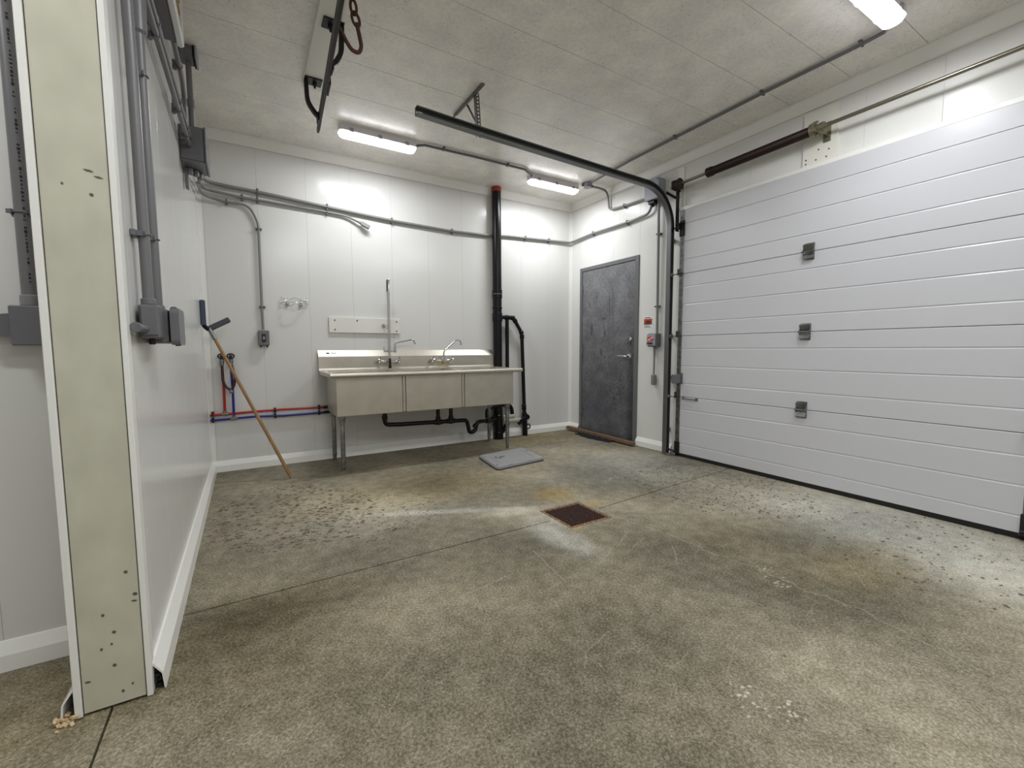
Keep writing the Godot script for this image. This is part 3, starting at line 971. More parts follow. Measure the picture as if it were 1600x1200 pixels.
func build_track_and_spring() -> void:
	for side in 2:
		var zt := 1.642 if side == 0 else 4.245
		var sg := 1.0 if side == 0 else -1.0
		var t := thing("door_track", "galvanized overhead door track curving from the wall up along the ceiling" if side == 0 else "right track of the overhead door beyond the picture's edge", "track", P(3.935, 0, zt), "tracks of the overhead door")
		var pts := [P(1.325, 2.712, zt)]
		for k in 5: pts.append(P(lerpf(1.8, 3.3, k / 4.0), lerpf(2.695, 2.66, k / 4.0), zt))
		for k in 15:
			var a := PI / 2 * (1.0 - k / 14.0)
			pts.append(P(3.57 + 0.365 * cos(a), 2.29 + 0.365 * sin(a), zt))
		pts.append(P(3.935, 0.012, zt))
		var prof := c_profile()
		if side == 1:
			for k in prof.size(): prof[k].y = -prof[k].y
		var m := MB.new()
		m.sweep_xy(pts, prof)
		part(t, "rail", m, M.track)
		bx(t, "sticker", P(1.347, 2.701, zt + sg * 0.0026), P(1.377, 2.721, zt + sg * 0.0036), M.white_plastic, 0)
		for bp in [P(1.336, 2.711, zt), P(1.83, 2.693, zt)]:
			m = MB.new()
			m.cyl(bp + P(0, 0, sg * 0.0025), bp + P(0, 0, sg * 0.007), 0.006, 8)
			part(t, "bolt", m, M.white_plastic)
		# wall brackets
		for y in [2.18, 1.225, 0.79, 0.25]:
			m = MB.new()
			m.box(P(3.985, y, zt - sg * 0.004), Vector3(0.1, 0.04, 0.003), 0.0005)
			m.box(P(4.027, y, zt - sg * 0.02), Vector3(0.003, 0.05, 0.035), 0.0005)
			m.cyl(P(4.025, y, zt - sg * 0.025), P(4.016, y, zt - sg * 0.025), 0.008, 6)
			m.cyl(P(3.935, y, zt), P(3.935, y, zt + sg * 0.008), 0.007, 8)
			part(t, "wall_bracket", m, M.galvanized)
		m = MB.new()
		m.box(P(3.96, 2.62, zt - sg * 0.004), Vector3(0.15, 0.03, 0.003), 0.0005, Basis(Vector3.BACK, -0.18))
		m.box(P(4.0, 2.47, zt + sg * 0.045), Vector3(0.05, 0.42, 0.004), 0.0005)
		part(t, "flag_plate", m, M.dark_steel)
		# hanger to the ceiling
		var h := thing("track_hanger", "perforated angle hanger that holds the door track from the ceiling" if side == 0 else "perforated angle hanger for the right door track beyond the picture's edge", "hanger", P(1.81, H, zt), "hangers of the door tracks")
		var s2 := 1.0 if side == 0 else -1.0
		var zc := zt
		m = MB.new()
		perforated(m, P(1.80, H - 0.003, zc + 0.10), P(1.80, H - 0.003, zc - 0.39), Vector3(0.032, 0, 0), Vector3(0, 0.003, 0), 0.024)
		perforated(m, P(1.784, H - 0.018, zc + 0.10), P(1.784, H - 0.018, zc - 0.39), Vector3(0, 0.03, 0), Vector3(0.003, 0, 0), 0.024)
		part(h, "ceiling_angle", m, M.track)
		m = MB.new()
		perforated(m, P(1.806, H - 0.012, zc - 0.007), P(1.825, 2.672, zc - 0.007), Vector3(0.03, 0, 0), Vector3(0, 0, 0.003), 0.024)
		m.box(P(1.80, 2.83, zc - 0.022), Vector3(0.003, 0.31, 0.03), 0.0, Basis(Vector3.BACK, 0.06))
		part(h, "drop_angle", m, M.track)
		m = MB.new()
		m.tube([P(1.81, H - 0.02, zc - 0.18), P(1.817, 2.74, zc - 0.012)], 0.008, 6)
		part(h, "brace", m, M.track)
	# shaft, spring, drums
	var t := thing("torsion_shaft", "steel shaft with dark torsion spring and cable drum above the overhead door", "spring shaft", P(3.925, 2.69, 2.9))
	tb(t, "shaft", [P(3.925, 2.681, 1.66), P(3.925, 2.7, 2.9), P(3.925, 2.712, 4.3)], 0.0135, M.shaft, 12)
	var prof := []
	var r0 := 0.036
	prof.append([0.012, 0.0])
	var n := 150
	for k in n:
		var h := 0.02 + 0.83 * k / n
		prof.append([r0 - 0.0022, h]); prof.append([r0, h + 0.83 / n * 0.5])
	prof.append([0.012, 0.855])
	var m := MB.new()
	m.lathe(prof, P(3.925, 2.686, 2.085), Vector3(0, 0.012, 0.83), 18)
	m.lathe([[0.012, -0.02], [0.042, -0.02], [0.042, 0.03], [0.036, 0.04]], P(3.925, 2.686, 2.085), Vector3(0, 0.012, 0.83), 18)
	part(t, "spring", m, M.spring)
	m = MB.new()
	m.lathe([[0.012, -0.03], [0.046, -0.028], [0.05, -0.01], [0.05, 0.0], [0.03, 0.006], [0.028, 0.045], [0.018, 0.05], [0.018, 0.085], [0.012, 0.085]], P(3.925, 2.7, 2.945), Vector3.BACK, 20)
	for k in 4: m.box(P(3.925, 2.7, 2.955) + Basis(Vector3.BACK, k * PI / 2 + 0.4) * Vector3(0.044, 0, 0), Vector3(0.018, 0.02, 0.03), 0.003, Basis(Vector3.BACK, k * PI / 2 + 0.4))
	part(t, "winding_cone", m, M.brass)
	for zz in [1.735, 4.19]:
		m = MB.new()
		var dp := [[0.013, -0.03], [0.05, -0.03], [0.052, -0.025]]
		for k in 6:
			dp.append([0.044, -0.022 + k * 0.009]); dp.append([0.048, -0.018 + k * 0.009])
		dp.append_array([[0.054, 0.034], [0.054, 0.04], [0.03, 0.042], [0.02, 0.05], [0.013, 0.05]])
		m.lathe(dp, P(3.925, 2.682 + (zz - 1.7) * 0.012, zz), Vector3.BACK, 22)
		part(t, "cable_drum", m, M.dark_steel)
		bx(t, "bearing_plate", P(3.895, 2.645, zz - 0.045), P(4.03, 2.72, zz - 0.04), M.dark_steel, 0.001)
	m = MB.new()   # centre bracket
	m.box(P(3.975, 2.69, 2.995), Vector3(0.10, 0.07, 0.006), 0.001)
	m.box(P(4.018, 2.69, 2.985), Vector3(0.006, 0.14, 0.05), 0.001)
	m.lathe([[0.014, -0.01], [0.032, -0.01], [0.032, 0.012], [0.014, 0.012]], P(3.925, 2.701, 2.995), Vector3.BACK, 18)
	part(t, "centre_bracket", m, M.brass)
	for zz in [1.775, 4.155]:
		tb(t, "lift_cable", [P(3.97, 2.66, zz), P(3.972, 0.08, zz)], 0.0016, M.dark_steel, 5)


func build_sink() -> void:
	var t := thing("sink", "stainless steel three-compartment sink with tall back splash against the back wall", "sink", P(1.83, 0, 0.3))
	var zb := ZB + 0.002
	# back splash: slanted top return, upright, coved foot
	var m := MB.new()
	m.prism(PackedVector2Array([Vector2(zb, 1.083), Vector2(zb, 1.09), Vector2(zb + 0.006, 1.09), Vector2(0.026, 1.028), Vector2(0.026, 0.912), Vector2(0.036, 0.894), Vector2(0.036, 0.884), Vector2(0.020, 0.884), Vector2(0.020, 1.026)]), P(0.866, 0, 0), Vector3.BACK, Vector3.UP, Vector3(1.952, 0, 0))
	var bs := part(t, "back_splash", m, M.stainless)
	for x in [0.866, 2.812]:
		m = MB.new()
		m.prism(PackedVector2Array([Vector2(zb, 0.885), Vector2(0.024, 0.885), Vector2(0.024, 1.028), Vector2(zb + 0.004, 1.088), Vector2(zb, 1.088)]), P(x, 0, 0), Vector3.BACK, Vector3.UP, Vector3(0.005, 0, 0))
		part(t, "splash_end", m, M.stainless)
	# rim with rolled front edge; bowls hang inside
	m = MB.new()
	var x0 := 0.872
	var x1 := 2.826
	var zf := 0.632
	var bowls := [[0.932, 1.512], [1.556, 2.126], [2.170, 2.742]]
	m.box2(P(x0, 0.878, 0.03), P(x1, 0.884, 0.075), 0)
	m.box2(P(x0, 0.878, 0.585), P(x1, 0.884, zf), 0)
	var edges := [x0, bowls[0][0], bowls[0][1], bowls[1][0], bowls[1][1], bowls[2][0], bowls[2][1], x1]
	for k in 4: m.box2(P(edges[k * 2], 0.878, 0.075), P(edges[k * 2 + 1], 0.884, 0.585), 0)
	part(t, "rim", m, M.stainless)
	m = MB.new()
	var roll := []
	for k in 11:
		var a := PI * 0.9 - k * PI * 1.25 / 10.0
		roll.append(Vector2(zf + 0.006 + 0.021 * cos(a), 0.869 + 0.021 * sin(a)))
	roll.append(Vector2(zf - 0.012, 0.848))
	roll.append(Vector2(zf - 0.012, 0.878))
	m.prism(PackedVector2Array(roll), P(x0, 0, 0), Vector3.BACK, Vector3.UP, Vector3(x1 - x0, 0, 0))
	part(t, "rolled_edge", m, M.stainless)
	for x in [[x0 - 0.004, x0 + 0.012], [x1 - 0.012, x1 + 0.004]]:
		m = MB.new()
		m.box2(P(x[0], 0.852, 0.03), P(x[1], 0.888, zf + 0.01), 0.005)
		part(t, "side_edge", m, M.stainless)
	for b in bowls:
		m = MB.new()
		var th := 0.004
		m.box2(P(b[0] - 0.006, 0.505, 0.58), P(b[1] + 0.006, 0.878, 0.592), 0.004)
		m.box2(P(b[0] - 0.006, 0.505, 0.068), P(b[1] + 0.006, 0.878, 0.08), 0.004)
		m.box2(P(b[0] - 0.006, 0.505, 0.07), P(b[0] + 0.004, 0.878, 0.59), 0.004)
		m.box2(P(b[1] - 0.004, 0.505, 0.07), P(b[1] + 0.006, 0.878, 0.59), 0.004)
		m.box2(P(b[0] - 0.004, 0.501, 0.07), P(b[1] + 0.004, 0.509, 0.59), 0.003)
		part(t, "bowl", m, M.stainless)
		m = MB.new()
		m.lathe([[0.045, 0.004], [0.045, 0.0], [0.03, -0.012], [0.03, -0.04], [0.0, -0.04]], P((b[0] + b[1]) * 0.5, 0.508, 0.33), Vector3.UP, 18)
		part(t, "strainer", m, M.chrome)
	for x in [[1.521, 1.547], [2.135, 2.161]]:
		m = MB.new()
		m.box2(P(x[0], 0.507, 0.575), P(x[1], 0.862, 0.589), 0.003)
		part(t, "joint_strip", m, M.stainless)
	for l in [[0.974, 0.545], [0.968, 0.13], [2.695, 0.545], [2.69, 0.13]]:
		m = MB.new()
		m.lathe([[0.0, 0.505], [0.03, 0.505], [0.03, 0.48], [0.024, 0.44], [0.0205, 0.44], [0.0205, 0.06], [0.017, 0.055], [0.017, 0.03], [0.013, 0.012], [0.015, 0.0], [0.0, 0.0]], P(l[0], 0, l[1]), Vector3.UP, 16)
		part(t, "leg", m, M.galvanized)
	# maker's sticker, too small to read in the photograph
	m = MB.new()
	m.box(P(0.957, 1.061, -0.0018), Vector3(0.03, 0.02, 0.001), 0, Basis(Vector3.RIGHT, -0.71))
	part(bs, "sticker", m, M.print_blue)
	m = MB.new()
	m.box(P(1.01, 1.0605, -0.0014), Vector3(0.055, 0.009, 0.001), 0, Basis(Vector3.RIGHT, -0.71))
	part(bs, "sticker", m, M.ink)
	m = MB.new()   # dried lime below the second tap
	m.prism(ellipse(2.14, 0.93, 0.08, 0.018, 14), P(0, 0, 0.0262), Vector3.RIGHT, Vector3.UP, Vector3(0, 0, 0.0006))
	m.prism(ellipse(2.16, 0.948, 0.07, 0.012, 14), P(0, 0, 0.0262), Vector3.RIGHT, Vector3.UP, Vector3(0, 0, 0.0008))
	part(bs, "lime_stain", m, M.lime)


func tap_body(t: Node3D, xa: float, xb: float, y: float) -> void:
	var m := MB.new()
	for x in [xa, xb]:
		m.lathe([[0.026, 0.0], [0.026, 0.004], [0.014, 0.012], [0.013, 0.05], [0.0, 0.05]], P(x, y - 0.008, 0.027), Vector3.BACK, 14)
	m.tube(bend([P(xa, y - 0.008, 0.075), P(xa + 0.04, y - 0.006, 0.09), P((xa + xb) * 0.5, y - 0.012, 0.092), P(xb - 0.04, y - 0.006, 0.09), P(xb, y - 0.008, 0.075)], 0.03, 4), 0.012, 10)
	m.lathe([[0.0, -0.03], [0.017, -0.028], [0.019, 0.0], [0.017, 0.028], [0.012, 0.034]], P((xa + xb) * 0.5, y - 0.01, 0.092), Vector3.UP, 14)
	part(t, "tap_body", m, M.chrome)
	for x in [xa, xb]:
		m = MB.new()
		m.lathe([[0.02, -0.02], [0.022, 0.0], [0.018, 0.016], [0.014, 0.03], [0.0, 0.032]], P(x, y - 0.006, 0.082), P(0, 0.5, 0.7), 14)
		m.tube([P(x, y + 0.012, 0.098), P(x + (0.004 if x == xa else -0.004), y + 0.042, 0.115)], [0.008, 0.005], 8)
		part(t, "tap_handle", m, M.chrome)


func build_faucets() -> void:
	var t := thing("spray_faucet", "tall chrome pre-rinse faucet with hanging hose over the left bowls of the sink", "faucet", P(1.54, 0.975, 0.06))
	tap_body(t, 1.44, 1.643, 0.98)
	var xr := 1.536
	tb(t, "riser", bend([P(xr, 0.99, 0.092), P(xr + 0.004, 1.70, 0.085), P(xr + 0.006, 1.80, 0.09)], 0.05, 3), 0.009, M.chrome, 10)
	tb(t, "hose", bend([P(xr + 0.006, 1.795, 0.09), P(xr + 0.008, 1.825, 0.105), P(xr + 0.004, 1.815, 0.14), P(xr - 0.002, 1.69, 0.15), P(xr - 0.004, 1.3, 0.15), P(xr - 0.006, 1.0, 0.145)], 0.03, 6), 0.0085, M.chrome, 10)
	var m := MB.new()
	var n := 26
	for k in n: m.lathe([[0.011, 0.0], [0.0135, 0.0022], [0.011, 0.0044]], P(xr + 0.004, 1.69 + k * 0.0046, 0.088), Vector3.UP, 10)
	part(t, "spring_guard", m, M.galvanized)
	m = MB.new()
	m.lathe([[0.0, 0.1], [0.011, 0.1], [0.012, 0.03], [0.016, 0.02], [0.016, 0.0], [0.0, 0.0]], P(xr - 0.006, 0.905, 0.145), Vector3.UP, 12)
	part(t, "spray_nozzle", m, M.rubber)
	m = MB.new()
	m.cyl(P(1.517, 1.343, -0.014), P(1.517, 1.343, -0.008), 0.021, 18, 0.001)
	m.tube(bend([P(1.517, 1.343, -0.01), P(1.52, 1.343, 0.05), P(xr, 1.345, 0.085)], 0.02, 4), 0.006, 8)
	m.lathe([[0.0135, -0.012], [0.0145, 0.0], [0.0135, 0.012]], P(xr + 0.002, 1.345, 0.088), Vector3.UP, 12)
	part(t, "wall_bracket", m, M.chrome)
	tb(t, "hook", bend([P(xr, 1.31, 0.09), P(1.515, 1.312, 0.12), P(1.498, 1.326, 0.125)], 0.01, 3), 0.004, M.chrome, 8)
	m = MB.new()
	m.tube([P(1.483, 1.078, 0.09), P(1.603, 1.08, 0.09)], 0.008, 10)
	m.lathe([[0.013, -0.016], [0.015, 0.0], [0.013, 0.018], [0.009, 0.03]], P(1.6, 1.08, 0.09), Vector3.UP, 12)
	m.lathe([[0.014, -0.018], [0.015, 0.018]], P(xr + 0.001, 1.079, 0.09), Vector3.UP, 12)
	m.tube([P(1.487, 1.08, 0.09), P(1.484, 1.125, 0.095)], [0.006, 0.003], 8)
	part(t, "filler_valve", m, M.chrome)
	m = MB.new()
	m.tube(bend([P(1.6, 1.095, 0.09), P(1.603, 1.163, 0.09), P(1.635, 1.17, 0.092), P(1.785, 1.2, 0.1), P(1.805, 1.188, 0.1), P(1.81, 1.165, 0.1)], 0.03, 5), 0.0085, 10)
	m.cyl(P(1.81, 1.172, 0.1), P(1.812, 1.15, 0.1), 0.012, 12, 0.002)
	part(t, "swing_spout", m, M.chrome)
	t = thing("wall_faucet", "low chrome faucet with slanted swing spout over the right bowls of the sink", "faucet", P(2.14, 0.975, 0.06))
	tap_body(t, 2.018, 2.245, 0.98)
	m = MB.new()
	m.tube(bend([P(2.145, 0.99, 0.092), P(2.147, 1.075, 0.092), P(2.29, 1.195, 0.1), P(2.325, 1.205, 0.1), P(2.348, 1.185, 0.1), P(2.351, 1.16, 0.1)], 0.025, 5), 0.0085, 10)
	m.cyl(P(2.351, 1.166, 0.1), P(2.352, 1.143, 0.1), 0.012, 12, 0.002)
	part(t, "swing_spout", m, M.chrome)


func coupling(t: Node3D, a: Vector3, b: Vector3, r: float, m2: Material) -> void:
	var m := MB.new()
	m.cyl(a, b, r, 16, 0.003)
	part(t, "coupling", m, m2)


func build_drains() -> void:
	# drain line under the sink
	var t := thing("sink_drain", "black drain pipe with trap under the sink bowls", "pipe", P(2.0, 0.3, 0.33))
	var r := 0.022
	tb(t, "pipe", bend([P(1.412, 0.505, 0.33), P(1.412, 0.352, 0.33), P(1.55, 0.342, 0.33), P(2.25, 0.322, 0.33), P(2.305, 0.318, 0.33), P(2.325, 0.23, 0.33), P(2.335, 0.185, 0.33), P(2.375, 0.178, 0.33), P(2.41, 0.2, 0.33), P(2.43, 0.285, 0.33), P(2.50, 0.29, 0.32), P(2.62, 0.275, 0.26), P(2.77, 0.26, 0.13)], 0.045, 5), r, M.abs, 12)
	for x in [1.972, 2.118]:
		tb(t, "tailpiece", [P(x, 0.505, 0.33), P(x, 0.33, 0.33)], 0.021, M.abs, 12)
		coupling(t, P(x, 0.30, 0.33), P(x, 0.385, 0.33), 0.027, M.abs)
		coupling(t, P(x - 0.05, 0.329, 0.33), P(x + 0.05, 0.327, 0.33), 0.0265, M.abs)
	coupling(t, P(1.412, 0.445, 0.33), P(1.412, 0.40, 0.33), 0.027, M.abs)
	coupling(t, P(2.4, 0.225, 0.33), P(2.418, 0.262, 0.33), 0.03, M.abs)
	coupling(t, P(2.56, 0.284, 0.295), P(2.63, 0.274, 0.255), 0.028, M.abs)
	# main stack with branches
	t = thing("drain_stack", "tall black vent stack beside the sink with red collar at the ceiling", "pipe", P(2.865, 0, 0.035))
	var z := 0.035
	tb(t, "stack", [P(2.868, 0.0, z), P(2.866, 1.2, z), P(2.862, 2.95, z)], 0.054, M.abs, 20)
	var m := MB.new()
	m.cyl(P(2.862, 2.935, z), P(2.862, H, z), 0.057, 20, 0.002)
	part(t, "collar", m, M.red_collar, "red collar")
	for y in [[1.70, 1.80], [1.43, 1.53], [1.58, 1.6]]:
		coupling(t, P(2.865, y[0], z), P(2.865, y[1], z), 0.061, M.abs)
	m = MB.new()
	m.lathe([[0.0555, 0.0], [0.062, 0.0], [0.062, 0.006], [0.0555, 0.006]], P(2.865, 1.748, z), Vector3.UP, 20)
	part(t, "band", m, M.galvanized)
	# upper branch to two vents
	tb(t, "branch", bend([P(2.88, 1.482, z), P(3.09, 1.478, z), P(3.213, 1.29, z), P(3.248, 0.32, z), P(3.25, 0.2, z)], 0.05, 5), 0.023, M.abs, 14)
	tb(t, "branch", [P(3.0, 1.48, z), P(3.0, 0.52, z), P(2.998, 0.3, z)], 0.023, M.abs, 14)
	coupling(t, P(2.97, 1.481, z), P(3.03, 1.479, z), 0.029, M.abs)
	coupling(t, P(3.055, 1.478, z), P(3.1, 1.476, z), 0.029, M.abs)
	coupling(t, P(3.1, 1.462, z), P(3.125, 1.425, z), 0.029, M.abs)
	coupling(t, P(3.195, 1.32, z), P(3.213, 1.285, z), 0.029, M.abs)
	coupling(t, P(3.214, 1.275, z), P(3.216, 1.225, z), 0.029, M.abs)
	coupling(t, P(3.242, 0.40, z), P(3.245, 0.33, z), 0.03, M.abs)
	# low loop and trap arm
	tb(t, "branch", bend([P(2.69, 0.28, 0.08), P(2.69, 0.37, 0.08), P(2.74, 0.405, 0.08), P(3.0, 0.42, 0.05), P(3.06, 0.37, z), P(3.07, 0.28, z)], 0.05, 5), 0.024, M.abs, 14)
	tb(t, "branch", bend([P(2.87, 0.06, z), P(2.92, 0.1, 0.06), P(2.965, 0.16, 0.08), P(2.97, 0.22, 0.08)], 0.05, 4), 0.032, M.abs, 14)
	coupling(t, P(2.868, 0.16, z), P(2.868, 0.3, z), 0.062, M.abs)
	coupling(t, P(2.868, 0.0, z), P(2.868, 0.09, z), 0.062, M.abs)
	coupling(t, P(2.72, 0.262, 0.12), P(2.80, 0.255, 0.09), 0.03, M.abs)
	tb(t, "cross_pipe", [P(2.90, 0.225, 0.1), P(3.17, 0.21, 0.06)], 0.03, M.grey_pipe, 14, "pale plastic cross pipe")
	coupling(t, P(2.895, 0.275, 0.1), P(3.07, 0.27, 0.07), 0.024, M.grey_pipe)
	coupling(t, P(2.90, 0.225, 0.1), P(2.96, 0.222, 0.092), 0.036, M.grey_pipe)
	t = thing("floor_cleanout", "black cleanout fitting standing on the floor by the wall right of the sink", "pipe fitting", P(3.255, 0, 0.035))
	tb(t, "riser", [P(3.258, 0.0, z), P(3.252, 0.25, z)], 0.034, M.abs, 16)
	m = MB.new()
	m.tube([P(3.14, 0.19, 0.075), P(3.285, 0.235, 0.035)], 0.034, 14)
	m.tube([P(3.285, 0.235, 0.035), P(3.3, 0.24, 0.03)], [0.04, 0.036], 14)
	part(t, "tee", m, M.abs)
	coupling(t, P(3.147, 0.165, 0.085), P(3.13, 0.19, 0.09), 0.022, M.abs)
	m = MB.new()
	var ring := []
	for k in 13: ring.append(P(3.3 + 0.026 * cos(TAU * k / 12), 0.115 + 0.03 * sin(TAU * k / 12), 0.05))
	m.tube(ring, 0.008, 8)
	part(t, "handle", m, M.abs)
	coupling(t, P(3.25, 0.235, z), P(3.249, 0.3, z), 0.032, M.abs)


func build_water_pipes() -> void:
	var z := -0.006
	for q in [["pipe_red", "red hot-water pipe along the back wall to the sink", 0.524, 0.080, 0.99], ["pipe_blue", "blue cold-water pipe along the back wall below the red one", 0.478, 0.146, 0.98]]:
		var t := thing("water_pipe", q[1], "pipe", P(0.4, q[2], z), "water pipes left of the sink")
		var y: float = q[2]
		var dy := 0.012 if q[0] == "pipe_red" else -0.012
		tb(t, "pipe", [P(-0.03, y - 0.004, z), P(0.1, y - 0.002, z), P(0.3, y + 0.004, z), P(0.55, y + dy * 0.6, z), P(0.75, y + dy * 0.4, z), P(1.2, y - 0.004, z)], 0.0105, M[q[0]], 10)
		var m := MB.new()
		m.tube([P(q[3], y, z), P(q[3] + 0.002, 0.75, z + 0.004), P(q[3] - 0.003, q[4], z + 0.01)], 0.0105, 10)
		part(t, "riser", m, M[q[0]])
		m = MB.new()
		m.tube([P(q[3] - 0.025, y - 0.002, z), P(q[3] + 0.025, y - 0.001, z)], 0.0145, 10)
		m.tube([P(q[3], y, z), P(q[3], y + 0.028, z)], 0.0145, 10)
		part(t, "tee", m, M.brass)
		for x in [-0.012, 0.475, 0.86]:
			m = MB.new()
			m.box(P(x, y + dy * 0.3, z - 0.014), Vector3(0.018, 0.045, 0.024), 0.002)
			m.lathe([[0.0108, -0.007], [0.0145, -0.007], [0.0145, 0.007], [0.0108, 0.007]], P(x, y + dy * 0.3, z), Vector3.RIGHT, 12)
			part(t, "clip", m, M.black_steel)
		tb(t, "sleeve", [P(0.90, y + dy * 0.2, z), P(1.0, y, z)], 0.014, M.black_steel, 10)
	for q in [[0.078, "left hose tap with round black handle above the red riser"], [0.146, "right hose tap with round black handle above the blue riser"]]:
		var t := thing("hose_tap", q[1], "tap", P(q[0], 1.0, 0.01), "hose taps left of the sink")
		var x: float = q[0]
		var m := MB.new()
		m.lathe([[0.017, -0.02], [0.019, 0.0], [0.017, 0.02], [0.0, 0.024]], P(x, 1.0, 0.005), Vector3.UP, 14)
		m.tube([P(x, 1.0, ZB + 0.002), P(x, 1.0, 0.02)], 0.012, 10)
		m.cyl(P(x, 0.96, 0.01), P(x, 0.985, 0.008), 0.016, 8)
		part(t, "valve_body", m, M.galvanized)
		m = MB.new()
		var ring := []
		for k in 17: ring.append(P(x + 0.027 * cos(TAU * k / 16), 1.042 + 0.02 * sin(TAU * k / 16), 0.03 - 0.014 * sin(TAU * k / 16)))
		m.tube(ring, 0.006, 8)
		for k in 3:
			var d := P(0.027 * cos(PI * k / 3), 0.02 * sin(PI * k / 3), -0.014 * sin(PI * k / 3))
			m.tube([P(x, 1.042, 0.03) - d, P(x, 1.042, 0.03) + d], 0.004, 6)
		m.tube([P(x, 1.02, 0.01), P(x, 1.045, 0.032)], 0.008, 8)
		part(t, "handle", m, M.black_steel)
	var t := thing("y_hose", "dark red rubber hose joining the two hose taps in a U", "hose", P(0.13, 0.72, 0.02))
	tb(t, "hose", bend([P(0.078, 0.965, 0.012), P(0.078, 0.82, 0.018), P(0.1, 0.765, 0.022), P(0.132, 0.742, 0.025)], 0.05, 5), 0.0115, M.hose, 10)
	tb(t, "hose", bend([P(0.148, 0.965, 0.012), P(0.172, 0.86, 0.022), P(0.165, 0.79, 0.024), P(0.142, 0.742, 0.025)], 0.05, 5), 0.0115, M.hose, 10)
	var m := MB.new()
	m.lathe([[0.0, 0.0], [0.014, 0.0], [0.016, 0.012], [0.012, 0.03], [0.0, 0.034]], P(0.137, 0.712, 0.025), Vector3.UP, 12)
	part(t, "joiner", m, M.galvanized)


# a two-piece strap that holds a tube to a wall; wall is the direction from tube to wall, along the tube's run
func strap(t: Node3D, at: Vector3, along: Vector3, wall: Vector3, r: float, stand: float) -> void:
	var m := MB.new()
	var side := along.cross(wall).normalized()
	var bas := Basis(along.normalized(), side, wall.normalized())
	m.box(at + wall * (r + stand * 0.5), Vector3(0.02, r * 2.0 + 0.026, stand), 0.002, bas)
	for s in [-1.0, 1.0]:
		m.box(at + side * s * (r + 0.004) + wall * (r * 0.3), Vector3(0.018, 0.005, r * 1.9), 0.001, bas)
		m.box(at + side * s * (r + 0.009) - wall * (r * 0.55), Vector3(0.014, 0.012, 0.006), 0.001, bas)
	var ring := []
	for k in 9:
		var a := PI * k / 8.0
		ring.append(at + side * cos(a) * (r + 0.002) - wall * sin(a) * (r + 0.002))
	m.tube(ring, 0.003, 6)
	part(t, "strap", m, M.box_grey)


